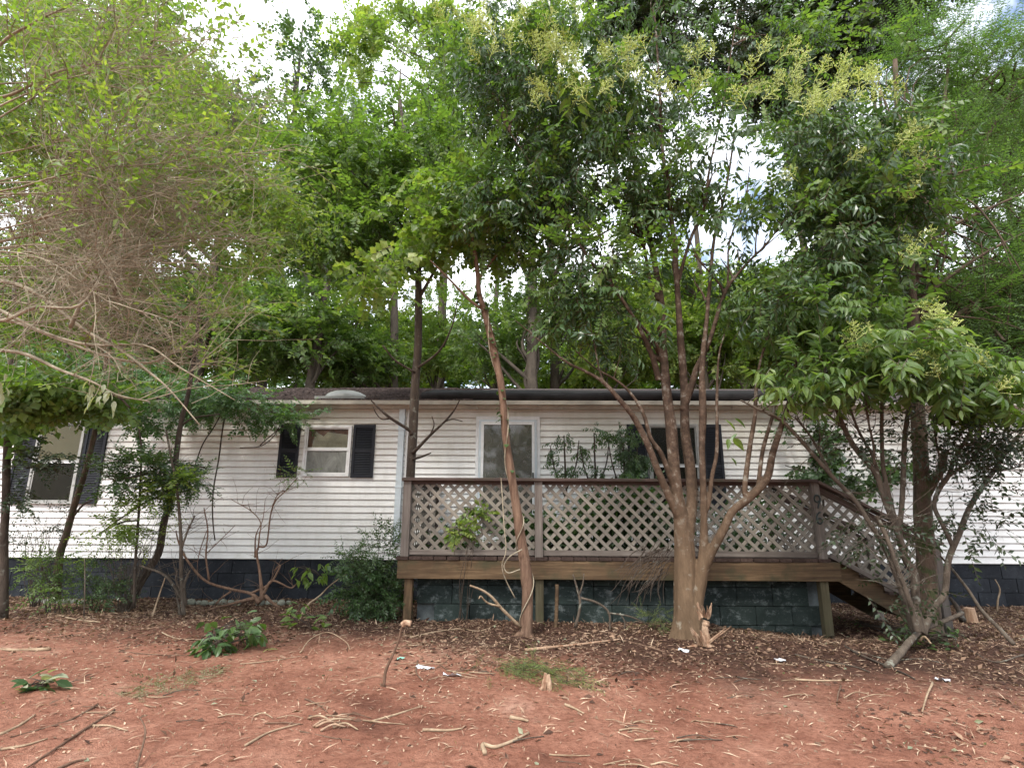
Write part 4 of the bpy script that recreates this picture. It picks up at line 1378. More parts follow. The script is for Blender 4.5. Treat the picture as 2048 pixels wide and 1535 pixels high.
panicles(main, [(1060, 60, 60, 40, 22), (1150, 130, 70, 40, 22), (960, 60, 35, 45, 12), (1240, 110, 30, 30, 7), (1090, 200, 20, 12, 3), (1210, 180, 20, 12, 4)], 4.75, 0, 0)
panicles(main, [(1360, 190, 18, 14, 4), (1400, 130, 20, 15, 3), (1540, 140, 30, 18, 6), (1600, 190, 40, 20, 9), (1680, 200, 35, 25, 10), (1760, 180, 35, 20, 8), (1640, 230, 25, 12, 4), (1810, 270, 20, 30, 7), (1820, 330, 15, 15, 4), (1700, 345, 8, 8, 1), (1610, 370, 8, 8, 1), (1500, 190, 15, 12, 3)], 4.65, 0, 0)
panicles(main, [(1815, 400, 14, 10, 3), (1840, 490, 12, 8, 2), (1830, 520, 10, 8, 1)], 4.7, 0, 0)
lf = leaf_shape('near', .125, .046)
leaf_me = [mesh_np('leaf', leaf_shape('near', .12 * k_, .046 * k_)[0], [leaf_shape('near', .12 * k_, .046 * k_)[2]], [m_], None, np.full(9, tt)) for k_, m_, tt in ((1, L_dark, .9), (1.2, L_mid, .8), (1.1, L_mid, .4), (.95, L_yel, .3))]


def leaves_at(parent, spots, Y, ms=leaf_me, hang=.6, s=1.0):
    for (px, py, sx_, sy_, n) in spots:
        for _ in range(n):
            v = P(R.gauss(px, sx_), R.gauss(py, sy_), Y + R.uniform(-.2, .2))
            a_ = R.uniform(0, 6.28)
            d = Vector((math.cos(a_), math.sin(a_) * .6, -hang + R.uniform(-.3, .4))).normalized()
            M = Matrix.Translation(v) @ d.to_track_quat('Y', 'Z').to_matrix().to_4x4() @ Matrix.Rotation(R.uniform(-.6, .6), 4, 'Y') @ Matrix.Scale(s * R.uniform(.75, 1.25), 4)
            link('leaf', R.choice(ms), parent, M)


leaves_at(main, [(1640, 380, 60, 40, 60), (1700, 260, 50, 30, 40), (1560, 400, 30, 30, 16), (1150, 210, 60, 40, 40), (1320, 620, 12, 22, 12), (1470, 850, 12, 25, 6)], 4.75)

# ------------------------------------------------------------------ slim vine wrapped tree
SY = 5.75
slim = thing('vine_wrapped_tree', tuple(P(1052, 1277, SY)), 'slender crooked tree with reddish furrowed bark and a twining vine left of the main tree', 'tree')
mb = MB()
slim_p = [(1050, 1292, 17), (1052, 1262, 13), (1055, 1205, 11), (1053, 1150, 11.5), (1046, 1102, 10.5), (1039, 1060, 10), (1033, 1016, 9), (1020, 931, 8), (1010, 863, 7.5), (1003, 777, 7.5), (986, 692, 8), (969, 624, 6.5), (958, 585, 6), (955, 545, 5), (945, 480, 4), (930, 420, 3)]
sr = stems(mb, [slim_p, [(956, 560, 4), (985, 520, 3), (1030, 470, 2.5), (1060, 420, 2)], [(968, 620, 3.5), (940, 600, 3), (900, 560, 2.4), (860, 520, 2)], [(950, 500, 3), (900, 460, 2.5), (850, 440, 2)],
               [(1046, 1262, 6), (1030, 1275, 5, 5.7), (1010, 1290, 3, 5.62)], [(1056, 1262, 6), (1066, 1280, 5, 5.7), (1076, 1292, 3, 5.65)]], SY, 9, .003, .10)
mb.build('trunk', B_slim, slim, True)
# twining vine
ax = spline(sr[0], 160)
vp = []
for i in range(8, 120):
    t = i / 160
    a_ = t * 34
    vp.append((ax[i, 0] + (ax[i, 3] + .008) * math.cos(a_), ax[i, 1] + (ax[i, 3] + .008) * math.sin(a_), ax[i, 2], .006))
mb = MB(); tube1(mb, vp[::2], 6, 220)
v2 = [P(1002, 955, 5.6), P(1005, 1000, 5.58), P(1008, 1050, 5.56), P(1012, 1100, 5.55), P(1004, 1130, 5.55), P(1012, 1160, 5.6), P(1030, 1195, 5.65)]
tube1(mb, [(*v, .006) for v in v2], 5)
v3 = [P(1044, 1098, 5.66), P(1020, 1112, 5.6), P(1008, 1130, 5.56), P(1016, 1145, 5.56), P(1040, 1138, 5.62)]
tube1(mb, [(*v, .006) for v in v3], 5)
mb.build('vine', B_twig, slim, True)
crown('crown', slim, [bp(870, 470, 5.9, .45, .4, .26, 1), bp(770, 550, 5.8, .38, .35, .17, .5), bp(1010, 480, 5.9, .55, .45, .36, .7), bp(930, 390, 6.0, .6, .5, .36, .8)], 560, T_maple, [L_yel, B_twig], 4, .14, (.55, 1.0), .6, .2, .6, holes=[])
ivy = [leaf_shape('near', .05, .045)]
ivm = mesh_np('ivy_leaf', ivy[0][0], [ivy[0][2]], [L_dark], None, np.full(9, .6))
for i in range(70):
    k = int(R.uniform(88, 128)) if i % 3 else int(R.uniform(60, 128))
    a_ = R.uniform(0, 6.28)
    v = Vector((ax[k, 0] + (ax[k, 3]) * math.cos(a_), ax[k, 1] + ax[k, 3] * math.sin(a_), ax[k, 2]))
    d = Vector((math.cos(a_), math.sin(a_), -.6)).normalized()
    link('ivy_leaf', ivm, slim, Matrix.Translation(v) @ d.to_track_quat('Y', 'Z').to_matrix().to_4x4() @ Matrix.Scale(R.uniform(.7, 1.5), 4))

# ------------------------------------------------------------------ straight dark tree by the downspout
KY = 7.35
dk = thing('straight_dark_tree', (P(822, 1150, KY).x, KY, .2), 'straight dark barked tree growing against the left end of the deck by the downspout', 'tree')
mb = MB()
stems(mb, [[(812, 1230, 12), (814, 1160, 10), (818, 1040, 9), (821, 950, 8), (826, 862, 8.5), (831, 760, 8), (836, 692, 7.5), (837, 589, 7), (835, 487, 6), (826, 400, 5), (812, 300, 4), (800, 200, 3)],
           [(824, 868, 3.5, 7.3), (816, 858, 3, 7.25), (780, 835, 2.5, 7.1), (760, 818, 2, 7.05), (742, 800, 1.2, 7.0)],
           [(782, 836, 1.6, 7.1), (764, 838, 1.3, 7.1), (752, 826, 1.1, 7.1), (746, 812, .8, 7.1)],
           [(826, 905, 3.5, 7.3), (838, 893, 3, 7.2), (862, 868, 2.5, 7.1), (890, 842, 2, 7.0), (908, 820, 1.5, 6.95), (919, 800, 1, 6.9)],
           [(860, 870, 1.6, 7.1), (868, 850, 1.2, 7.1), (864, 832, .8, 7.1)], [(888, 843, 1.5, 7.0), (905, 838, 1.1, 7.0), (925, 842, .7, 7.0)],
           [(826, 918, 2.5, 7.3), (845, 912, 2, 7.2), (862, 905, 1.2, 7.15)],
           [(836, 600, 3.5, 7.35), (870, 540, 3, 7.2), (900, 490, 2, 7.1)], [(837, 560, 3.5, 7.35), (790, 500, 3, 7.2), (740, 450, 2, 7.1)], [(836, 500, 3, 7.35), (780, 420, 2.5, 7.3), (700, 340, 2, 7.2)],
           [(832, 440, 3, 7.35), (860, 360, 2.5, 7.3), (900, 290, 2, 7.2)], [(836, 735, 2.4, 7.3), (880, 700, 2, 7.2), (905, 650, 1.4, 7.1), (915, 600, 1, 7.0)], [(830, 745, 2.4, 7.3), (790, 720, 2, 7.2), (765, 690, 1.4, 7.1)]], KY, 8, .003, .08, rk=1.15)
mb.build('trunk', B_dark, dk, True)
crown('crown', dk, [bp(700, 330, 7.2, .9, .7, .55, 1), bp(860, 300, 7.3, .9, .7, .5, .9), bp(760, 450, 7.1, .8, .6, .4, .8), bp(900, 420, 7.2, .7, .6, .4, .7), bp(650, 260, 7.4, .8, .6, .3, .4), bp(640, 480, 7.2, .5, .5, .45, .5)], 1500, T_mid, [L_mid, B_dark], 9, .18, (.85, 1.3), .6, .2, .4)

# ------------------------------------------------------------------ right hand clump
RY = 5.15
rc = thing('clump_of_stems', tuple(P(1835, 1255, RY)), 'many stemmed shrub tree leaning over the stairs with big leaves and pale flower sprays', 'tree')
mb = MB()
RS = [
    [(1832, 1262, 13), (1804, 1188, 7), (1787, 1136, 7), (1770, 1095, 7), (1739, 1044, 6.5), (1708, 999, 6.5), (1667, 955, 6), (1626, 907, 6), (1595, 873, 5.5), (1561, 839, 5), (1516, 818, 4), (1480, 800, 3)],
    [(1838, 1262, 15), (1832, 1200, 11), (1828, 1147, 11), (1811, 1116, 10), (1797, 1068, 9), (1770, 999, 8.5), (1752, 948, 8), (1711, 897, 7.5), (1687, 852, 7), (1668, 800, 6), (1650, 740, 5), (1640, 690, 4)],
    [(1797, 1075, 7), (1804, 999, 7), (1807, 931, 7), (1811, 863, 6.5), (1820, 794, 6), (1822, 730, 5), (1810, 670, 4)],
    [(1790, 1040, 7), (1778, 990, 6.5), (1766, 931, 6), (1763, 863, 5.5), (1764, 794, 5), (1760, 720, 4)],
    [(1772, 1000, 5), (1760, 960, 5), (1746, 914, 4.5), (1718, 863, 4), (1698, 805, 3.5), (1690, 750, 3)],
    [(1748, 930, 4, 5.1), (1746, 890, 3.6, 5.05), (1738, 850, 3.3, 5.05), (1730, 800, 3, 5.05)],
    [(1842, 1265, 14), (1868, 1215, 9), (1889, 1185, 8), (1896, 1119, 8), (1917, 1068, 7.5), (1937, 1017, 7), (1961, 979, 6.5), (1995, 931, 6), (2016, 897, 5.5), (2050, 857, 5), (2100, 800, 4)],
    [(1905, 1092, 6), (1886, 1050, 6), (1868, 1010, 6, 5.2), (1880, 975, 6, 5.2), (1896, 952, 6), (1912, 910, 5.5), (1935, 875, 5), (1951, 845, 4.5), (1970, 812, 4), (1998, 800, 3), (2048, 790, 2.5)],
    [(1896, 952, 5), (1927, 930, 4.6), (1950, 915, 4.3), (1956, 890, 4), (1964, 850, 3.6), (1966, 800, 3)],
    [(1884, 962, 3.5), (1882, 930, 3.2), (1874, 890, 3), (1868, 850, 2.6), (1866, 800, 2.2)],
    [(1836, 1262, 9, 5.05), (1820, 1205, 7, 5.0), (1800, 1150, 7, 4.98), (1784, 1100, 6.5, 4.98), (1765, 1055, 6, 5.0), (1752, 1030, 5, 5.0)],
    [(1700, 875, 3.5), (1670, 840, 3), (1640, 820, 2.4), (1600, 800, 2)], [(1985, 945, 3), (2010, 940, 2.4), (2048, 930, 2)],
    [(1665, 953, 4, 5.2), (1640, 905, 4, 5.25), (1620, 870, 3.5, 5.3), (1590, 835, 3, 5.3)],
]
stems(mb, RS, RY, 8, .006, 0, rk=.72)
rsp = [spline([(*P(q_[0], q_[1], q_[3] if len(q_) > 3 else RY), q_[2] / PXM(5)) for q_ in pl], 30) for pl in RS]
RC_B = [bp(1640, 750, 4.8, .55, .5, .20, .9), bp(1760, 720, 4.7, .55, .5, .22, 1.1), bp(1880, 740, 4.7, .5, .5, .20, .9), bp(1700, 650, 5.0, .5, .5, .25, .5), bp(1960, 790, 4.8, .35, .4, .12, .4)]
st, en, rr = [], [], []
cand = np.concatenate([s_[20:] for s_ in rsp])
for b_ in RC_B:
    for _ in range(14):
        d = rng.normal(0, 1, 3); d /= np.linalg.norm(d)
        e = np.array(b_[:3]) + d * np.array(b_[3:6]) * R.uniform(.3, 1)
        k = int((np.linalg.norm(cand[:, :3] - e, axis=1) + rng.random(len(cand)) * .25).argmin())
        st.append(cand[k, :3]); en.append(e); rr.append(max(.004, cand[k, 3] * .55))
limb_set(mb, st, en, rr, 6, .02, .002)
remesh(mb, 'trunk', B_grey, 0.0075, rc, 2)
tw = []
allr = np.concatenate([s_[8:] for s_ in rsp])
for _ in range(230):
    k = R.randint(0, len(allr) - 1)
    tw.append(arc(allr[k, :3], (R.uniform(-1, 1), R.uniform(-.6, .4), R.uniform(-.1, 1.0)), R.uniform(.15, .6), (0, 0, R.uniform(-.3, .5)), 7, jit=.14))
V, q_ = tubes(np.array(tw), np.tile(np.linspace(.004, .0016, 7), (len(tw), 1)), 4)
o = link('twigs', mesh_np('twigs', V, [q_], [B_grey]), rc); o['kind'] = 'stuff'
crown('crown', rc, RC_B, 400, T_near, [L_mid, B_grey], 6, .12, (.75, 1.1), .6, .35, .35, holes=[])
panicles(rc, [(1715, 700, 16, 12, 5), (1745, 690, 10, 10, 2), (1890, 650, 18, 12, 5), (1905, 690, 14, 10, 4), (1950, 730, 12, 10, 4), (1960, 745, 12, 10, 3), (1900, 745, 20, 10, 5), (1840, 745, 14, 8, 3), (1965, 785, 10, 8, 3), (1830, 690, 10, 8, 1), (1790, 770, 16, 8, 2)], 4.55, 0, 0)
leaves_at(rc, [(1620, 770, 40, 20, 34), (1700, 760, 45, 25, 36), (1800, 730, 50, 25, 40), (1890, 750, 45, 25, 40), (1950, 790, 25, 14, 16), (1710, 650, 50, 25, 22)], 4.55)
# hanging side leaves in front of the wall
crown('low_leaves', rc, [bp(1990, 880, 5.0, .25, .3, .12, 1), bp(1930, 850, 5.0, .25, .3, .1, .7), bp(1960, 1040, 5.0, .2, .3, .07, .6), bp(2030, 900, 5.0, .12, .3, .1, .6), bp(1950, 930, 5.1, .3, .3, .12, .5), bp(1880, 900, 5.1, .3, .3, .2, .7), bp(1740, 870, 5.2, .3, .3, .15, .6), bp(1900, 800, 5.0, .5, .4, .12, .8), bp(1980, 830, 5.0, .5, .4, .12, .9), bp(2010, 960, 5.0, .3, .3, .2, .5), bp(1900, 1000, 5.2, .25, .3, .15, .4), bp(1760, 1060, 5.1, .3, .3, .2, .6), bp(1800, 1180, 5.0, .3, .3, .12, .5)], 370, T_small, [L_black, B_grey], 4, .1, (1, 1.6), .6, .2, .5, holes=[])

ms_ = thing('mossy_trunk_tree', tuple(P(1856, 1255, 5.55)), 'thick reddish brown mossy trunk standing behind the many stemmed clump at right', 'tree')
mb = MB()
stems(mb, [[(1862, 1275, 26), (1860, 1240, 19), (1855, 1170, 17), (1852, 1102, 16), (1846, 1030, 16), (1843, 965, 14), (1837, 845, 13), (1833, 780, 12), (1826, 650, 11), (1820, 560, 10), (1812, 440, 9), (1800, 300, 7), (1790, 120, 5)],
           [(1848, 1000, 8), (1868, 960, 8, 5.5), (1880, 940, 7, 5.45), (1890, 900, 6, 5.45)],
           [(1822, 600, 6), (1850, 500, 6, 5.8), (1900, 400, 5, 6.0), (1960, 300, 4, 6.2), (2040, 150, 3, 6.4)],
           [(1816, 500, 6), (1850, 400, 5, 5.8), (1880, 270, 4, 6.0), (1900, 100, 3, 6.2)],
           [(1808, 400, 5), (1770, 300, 4), (1760, 180, 3)],
           [(1828, 700, 5), (1900, 640, 5, 5.6), (1980, 590, 4, 5.6), (2060, 560, 3, 5.6)], [(1824, 620, 5), (1890, 560, 4, 5.5), (1980, 500, 3, 5.4), (2060, 460, 2, 5.4)],
           [(1820, 560, 5), (1880, 470, 4, 5.5), (1950, 430, 3, 5.4), (2060, 380, 2, 5.4)]], 5.55, 10, .004, 0)
FB = [bp(1980, 180, 6.4, .95, .8, .75, 1.2), bp(1860, 120, 6.5, .7, .6, .6, .9), bp(1990, 420, 6.0, .7, .6, .4, .7), bp(1950, 620, 5.8, .6, .6, .35, .7), bp(2040, 700, 5.7, .5, .5, .3, .5), bp(1880, 300, 6.2, .5, .5, .4, .5), bp(2030, 560, 5.8, .5, .5, .35, .5)]
st, en, rr = [], [], []
for b_ in FB:
    for _ in range(22):
        d = rng.normal(0, 1, 3); d /= np.linalg.norm(d)
        e = np.array(b_[:3]) + d * np.array(b_[3:6]) * R.uniform(.5, 1.15)
        s_ = np.array(P(R.uniform(1815, 1835), R.uniform(min(700, b_[2] * 0 + 260), 720), 5.6)) if R.random() < .35 else np.array(b_[:3]) + rng.normal(0, .2, 3)
        st.append(s_); en.append(e); rr.append(.016)
limb_set(mb, st, en, rr, 5, -.03, .003)
mb.build('trunk', B_moss, ms_, True)
crown('crown', ms_, FB, 4200, T_fine, [L_feath, B_dark], 8, .14, (.8, 1.3), .7, .05, .3, holes=[h_ for h_ in HOLES if h_[0] > 1840])

# tall dark crown overhead at upper right
od = thing('overhanging_dark_tree', (P(1690, 760, 9.6).x, 9.6, 0.1), 'dark shaded tree crown against the sky at the top right behind the flowering tree', 'tree')
mb = MB()
stems(mb, [[(1690, 1150, 12, 13.3), (1680, 760, 11, 13.3), (1640, 400, 10, 12.6), (1600, 200, 9, 11), (1560, 40, 8, 10), (1540, -60, 6, 9.6)], [(1600, 200, 7, 11), (1660, 120, 6, 10), (1720, 40, 5, 9.4)], [(1580, 120, 6, 10.4), (1480, 60, 5, 9.8), (1380, 30, 4, 9.4)]], 13, 8, .02)
mb.build('trunk', B_dark, od, True)
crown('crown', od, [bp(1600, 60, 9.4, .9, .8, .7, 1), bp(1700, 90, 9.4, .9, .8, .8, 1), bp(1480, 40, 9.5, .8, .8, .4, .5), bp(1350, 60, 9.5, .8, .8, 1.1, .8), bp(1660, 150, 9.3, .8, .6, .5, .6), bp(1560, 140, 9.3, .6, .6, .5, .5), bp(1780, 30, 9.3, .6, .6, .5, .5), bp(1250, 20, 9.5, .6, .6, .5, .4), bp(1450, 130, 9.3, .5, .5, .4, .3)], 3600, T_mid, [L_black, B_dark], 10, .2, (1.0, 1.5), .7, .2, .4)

# ------------------------------------------------------------------ left: tangled bare branches reaching in
lt = thing('tangled_bush_tree', (-5.9, 4.4, .3), 'sprawling half bare tree with a tangle of arching pale twigs entering from the left edge', 'tree')
mb = MB()
tube1(mb, [(-5.9, 4.4, .1, .14), (-5.8, 4.4, 1.6, .11), (-5.7, 4.5, 3.0, .09), (-5.6, 4.6, 5.0, .05)], 9)
P_, R_, paths2 = [], [], []


def w2(px, py, Y): return np.array(P(px, py, Y))


limbs = []
manual = [[(-90, 560, 4.2), (0, 560, 4.1), (80, 590, 4.0), (170, 660, 3.95), (240, 700, 3.9), (300, 745, 3.9), (340, 780, 3.9), (400, 850, 3.95)],
          [(-90, 590, 4.0), (0, 620, 3.9), (90, 665, 3.85), (180, 690, 3.8), (290, 690, 3.8), (360, 735, 3.8), (470, 800, 3.85)],
          [(-80, 610, 4.4), (20, 640, 4.3), (150, 690, 4.2), (250, 720, 4.2), (330, 715, 4.2), (420, 640, 4.3), (470, 560, 4.4)],
          [(-60, 700, 4.0), (40, 705, 3.9), (120, 740, 3.9), (180, 762, 3.85), (235, 790, 3.85), (300, 803, 3.85)],
          [(-80, 500, 4.6), (60, 470, 4.5), (200, 440, 4.4), (290, 430, 4.3), (400, 415, 4.3)],
          [(-60, 170, 4.0), (5, 85, 3.9), (60, 50, 3.8), (120, 20, 3.7), (170, -10, 3.6)],
          [(-60, 200, 4.3), (20, 190, 4.2), (110, 145, 4.1), (180, 130, 4.1), (260, 125, 4.1), (350, 105, 4.1)],
          [(-60, 640, 3.7), (10, 640, 3.7), (70, 615, 3.7), (160, 610, 3.7), (220, 530, 3.8), (300, 490, 3.9), (420, 470, 4.0)],
          [(140, 655, 3.9), (170, 590, 3.85), (205, 545, 3.85), (260, 510, 3.85), (300, 490, 3.9)],
          [(230, 590, 4.5), (240, 540, 4.4), (270, 500, 4.4), (380, 420, 4.4), (500, 300, 4.5), (520, 240, 4.6)]]
for m_ in manual:
    rows = [(*P(*q_), .020 * (1 - .92 * i / len(m_)) * (0.8 if m_ is not manual[0] else 1)) for i, q_ in enumerate(m_)]
    tube1(mb, rows, 7, wob=.006)
    limbs.append(spline(rows, 30)[:, :3])
for i in range(36):
    y_ = R.triangular(150, 700, 590); Y_ = R.uniform(3.6, 5.4)
    s_ = w2(-60, y_ * .93, Y_)
    up_ = (460 - y_) / 420
    l_ = arc(s_, (1, R.uniform(-.12, .12), up_ * .7 + R.uniform(-.15, .25) + (.25 if y_ > 560 else 0)), R.uniform(1.3, 2.4), (.1, 0, R.uniform(-.6, .0)), 12, jit=.06)
    if project(l_[-1:])[1][0] > 770: continue
    limbs.append(l_)
    P_.append(spline(l_, 12)); R_.append(np.linspace(.008, .0022, 12))
V, q_ = tubes(np.array(P_), np.array(R_), 5); mb.add(V, f4=q_)
mb.build('limbs', B_twig, lt, True)
l2, l3 = [], []
for l_ in limbs:
    for _ in range(13):
        k = R.randint(3, len(l_) - 2)
        t_ = l_[k + 1] - l_[k]; t_ /= np.linalg.norm(t_)
        d = t_ + rng.normal(0, .55, 3); d[2] += .15
        l2.append(arc(l_[k], d, R.uniform(.35, .95), (0, 0, R.uniform(-.5, .5)), 7, jit=.09))
for l_ in l2:
    for _ in range(9):
        k = R.randint(1, 5)
        t_ = l_[k + 1] - l_[k]; t_ /= np.linalg.norm(t_)
        d = t_ + rng.normal(0, .7, 3)
        l3.append(arc(l_[k], d, R.uniform(.12, .5), (0, 0, R.uniform(-.5, .5)), 7, jit=.13))
def keepf(ls):
    e_ = np.array([l_[-1] for l_ in ls]); a_, b_ = project(e_)
    return [l_ for l_, x_, y_ in zip(ls, a_, b_) if not (y_ > 745 - .0 * x_ and R.random() < min(1, (y_ - 745) / 35))]
l2, l3 = keepf(l2), keepf(l3)
V1, q1 = tubes(np.array(l2), np.tile(np.linspace(.0042, .0017, 7), (len(l2), 1)), 4)
V2, q2 = tubes(np.array(l3), np.tile(np.linspace(.0024, .0011, 7), (len(l3), 1)), 3)
o = link('twigs', mesh_np('twigs', np.concatenate([V1, V2]), [q1, q2 + len(V1)], [B_twig]), lt); o['kind'] = 'stuff'
tips = np.array([l_[-1] for l_ in l3]); tdir = np.array([l_[-1] - l_[-2] for l_ in l3])
px_, py_ = project(tips)
pr = np.clip((470 - py_) / 220, .05, 1) * .85 + np.clip((px_ - 330) / 150, 0, 1) * .5
kp = rng.random(len(tips)) < pr
V, T, Q, m3, m4, tn = place(T_brushleaf, tips[kp], tdir[kp], rng.uniform(.8, 1.4, kp.sum()), .6)
o = link('leaves', mesh_np('leaves', V, [T, Q], [L_yel, B_twig], [m3, m4], tn), lt); o['kind'] = 'stuff'
crown('crown', lt, [bp(150, 150, 4.9, .9, .6, .6, 1), bp(330, 200, 5.0, .7, .6, .45, .9), bp(470, 330, 5.0, .55, .5, .4, .7), bp(30, 60, 4.8, .6, .6, .5, .8), bp(540, 430, 5.1, .4, .5, .35, .5), bp(250, 60, 4.8, .4, .5, .3, .7), bp(60, 240, 4.9, .6, .5, .4, .6), bp(100, 330, 5.4, .8, .4, .4, .8), bp(360, 400, 5.4, .6, .4, .4, .7), bp(180, 480, 5.6, 1.0, .4, .5, .6), bp(430, 540, 5.6, .5, .4, .5, .4), bp(60, 620, 5.6, .6, .4, .4, .3)], 3100, T_small2, [L_yel, B_twig], 9, .11, (.8, 1.35), .6, .2, .6)
leaves_at(lt, [(140, 480, 25, 15, 7), (150, 300, 90, 50, 8), (240, 700, 12, 10, 5), (480, 430, 60, 25, 12), (270, 370, 60, 40, 5), (450, 640, 40, 60, 6), (460, 735, 12, 6, 4)], 3.75, [leaf_me[3], leaf_me[2]], .3, .75)
# two wilted sprigs hanging down
for sx_, sy_, ex_, ey_ in ((190, 700, 178, 770), (218, 705, 215, 775)):
    mbx = MB()
    a0, a1 = P(sx_, sy_, 3.8), P(ex_, ey_, 3.8)
    tube1(mbx, [(*a0, .005), (*((a0 + a1) / 2 + Vector((.01, 0, 0))), .004), (*a1, .003)], 5)
    mbx.build('hanging_twig', B_twig, lt, True)
pl_me = [mesh_np('leaf', leaf_shape('near', .07, .028)[0], [leaf_shape('near', .07, .028)[2]], [L_pale], None, np.full(9, .6))]
leaves_at(lt, [(178, 785, 7, 14, 12), (212, 792, 7, 14, 12), (4, 770, 4, 14, 8)], 3.8, pl_me, 1.6, 1.1)

# tree trunks and shrubs around the left window
def sapling(name, lab, pls, Y, mat, cat='tree', blobs=None, n=0, tm=None, lm=None, rough=.06, rk=1.0, holes=[], clump=6, cs=.08, sc_=(.8, 1.2), upj=.35, grp=None, out=.6, droop=.1):
    b0 = P(pls[0][0][0], pls[0][0][1], pls[0][0][3] if len(pls[0][0]) > 3 else Y)
    t = thing(name, tuple(b0), lab, cat, grp)
    mb = MB(); stems(mb, pls, Y, 7, .005, rough, rk=rk)
    if name == 'bare_uprooted_shrub':
        tw = []
        sp_ = [spline([(*P(q_[0], q_[1], Y), q_[2]) for q_ in pl], 24) for pl in pls]
        for _ in range(110):
            l_ = R.choice(sp_); k = R.randint(5, 22)
            tw.append(arc(l_[k, :3], (R.uniform(-1, 1), R.uniform(-.5, .5), R.uniform(-.2, 1)), R.uniform(.08, .4), (0, 0, R.uniform(-.3, .6)), 7, jit=.15))
        V_, q_ = tubes(np.array(tw), np.tile(np.linspace(.003, .0012, 7), (len(tw), 1)), 4)
        mb.add(V_, f4=q_)
    mb.build('stem', mat, t, True)
    if blobs:
        crown('crown', t, blobs, n, tm, [lm, mat], clump, cs, sc_, out, droop, upj, holes=holes)
    return t


sapling('leaning_sapling', 'thin leaning sapling crossing the right shutter of the left window',
        [[(112, 1200, 8), (120, 1112, 7), (133, 1068, 6.5), (150, 1006, 6), (171, 938, 5.5), (186, 880, 5), (198, 821, 4.5), (210, 740, 4), (225, 640, 3)], [(140, 1040, 3), (165, 1010, 2), (185, 1000, 1.2)]], 7.2, B_moss, 'tree',
        [bp(210, 780, 7.0, .35, .3, .25, 1), bp(150, 790, 7.0, .4, .3, .15, 1)], 130, T_maple, L_mid)
sapling('leaning_sapling', 'leaning sapling with flat layered foliage on the wall between the two left windows',
        [[(255, 1215, 9), (280, 1165, 8), (301, 1132, 7.5), (318, 1102, 7), (328, 1044, 6.5), (342, 992, 6), (352, 914, 5.5), (362, 845, 5), (376, 790, 4.5), (390, 700, 4), (400, 600, 3)],
         [(352, 914, 3), (310, 940, 2.6, 7.0), (260, 955, 2, 6.8), (210, 950, 1.4, 6.7)], [(352, 930, 3), (380, 930, 2, 7.1), (410, 935, 1.4, 7.0)], [(345, 985, 3), (300, 1000, 2, 7.0), (250, 1030, 1.6, 6.9), (200, 1065, 1, 6.8)],
         [(362, 850, 2.5), (390, 835, 2), (440, 828, 1.4)]], 7.25, B_dark, 'tree',
        [bp(285, 930, 6.9, .55, .3, .06, 1.3), bp(340, 945, 7.0, .4, .3, .05, 1), bp(240, 968, 6.8, .3, .25, .05, .6), bp(380, 960, 7.0, .25, .25, .05, .7), bp(330, 985, 7.0, .3, .2, .04, .4)], 400, T_flat, L_dark, out=1.0, droop=-.02, upj=.12, cs=.045)
sapling('young_conifer', 'small flat layered yellow green seedling branch low on the wall below the sapling foliage',
        [[(268, 1215, 3), (272, 1110, 2.6), (276, 1050, 2.4), (280, 980, 2.2), (283, 900, 2), (278, 855, 1.4)], [(276, 1040, 2), (240, 1045, 1.6), (195, 1070, 1)], [(280, 985, 2), (310, 975, 1.4), (345, 960, 1)]], 6.9, B_dark, 'plant',
        [bp(230, 1050, 6.8, .32, .2, .07, 1), bp(350, 960, 6.8, .18, .2, .08, .6), bp(310, 990, 6.8, .16, .2, .05, .5)], 150, T_flat, L_yel, out=1.0, droop=.0, upj=.2, cs=.05)
sapling('trunk_at_left_edge', 'dark tree trunk standing at the extreme left edge beside the shutter',
        [[(6, 1240, 9), (8, 1100, 7.5), (12, 1000, 7), (15, 900, 7), (20, 820, 6), (24, 700, 5), (30, 560, 4)], [(18, 850, 4), (50, 830, 3), (90, 820, 2.5)], [(14, 900, 4), (40, 905, 3), (90, 930, 2)]], 6.5, B_dark, 'tree',
        [bp(50, 800, 6.2, .45, .3, .12, 1), bp(10, 860, 6.2, .16, .25, .18, .5), bp(20, 760, 6.2, .4, .3, .15, .8)], 140, T_maple, L_mid)
crown('low_fronds', bpy.data.objects['trunk_at_left_edge'], [bp(40, 930, 6.3, .30, .2, .10, 1), bp(95, 905, 6.3, .2, .2, .04, .7), bp(30, 980, 6.4, .25, .2, .1, .8), bp(60, 850, 6.3, .3, .2, .07, .7)], 110, T_flat, [L_black, B_dark], 5, .05, (.8, 1.3), 1.0, .05, .2, holes=[])
gv = thing('grape_vine', tuple(P(70, 790, 5.2)), 'mass of broad vine leaves hanging over the top of the left window', 'vine')
mb = MB(); stems(mb, [[(-40, 760, 4), (60, 775, 3.5), (150, 780, 3), (230, 790, 2.5), (260, 815, 2)], [(-30, 780, 3), (60, 810, 2.5), (130, 830, 2)]], 5.2, 6, .01)
mb.build('stem', B_dark, gv, True)
crown('leaves', gv, [bp(60, 780, 5.1, .42, .3, .14, 1.4), bp(150, 775, 5.2, .35, .3, .10, 1.1), bp(215, 800, 5.3, .2, .2, .14, .8), bp(10, 810, 5.2, .12, .3, .12, .4)], 330, T_maple, [L_mid, B_dark], 6, .10, (.5, .95), .5, .3, .5, holes=[])
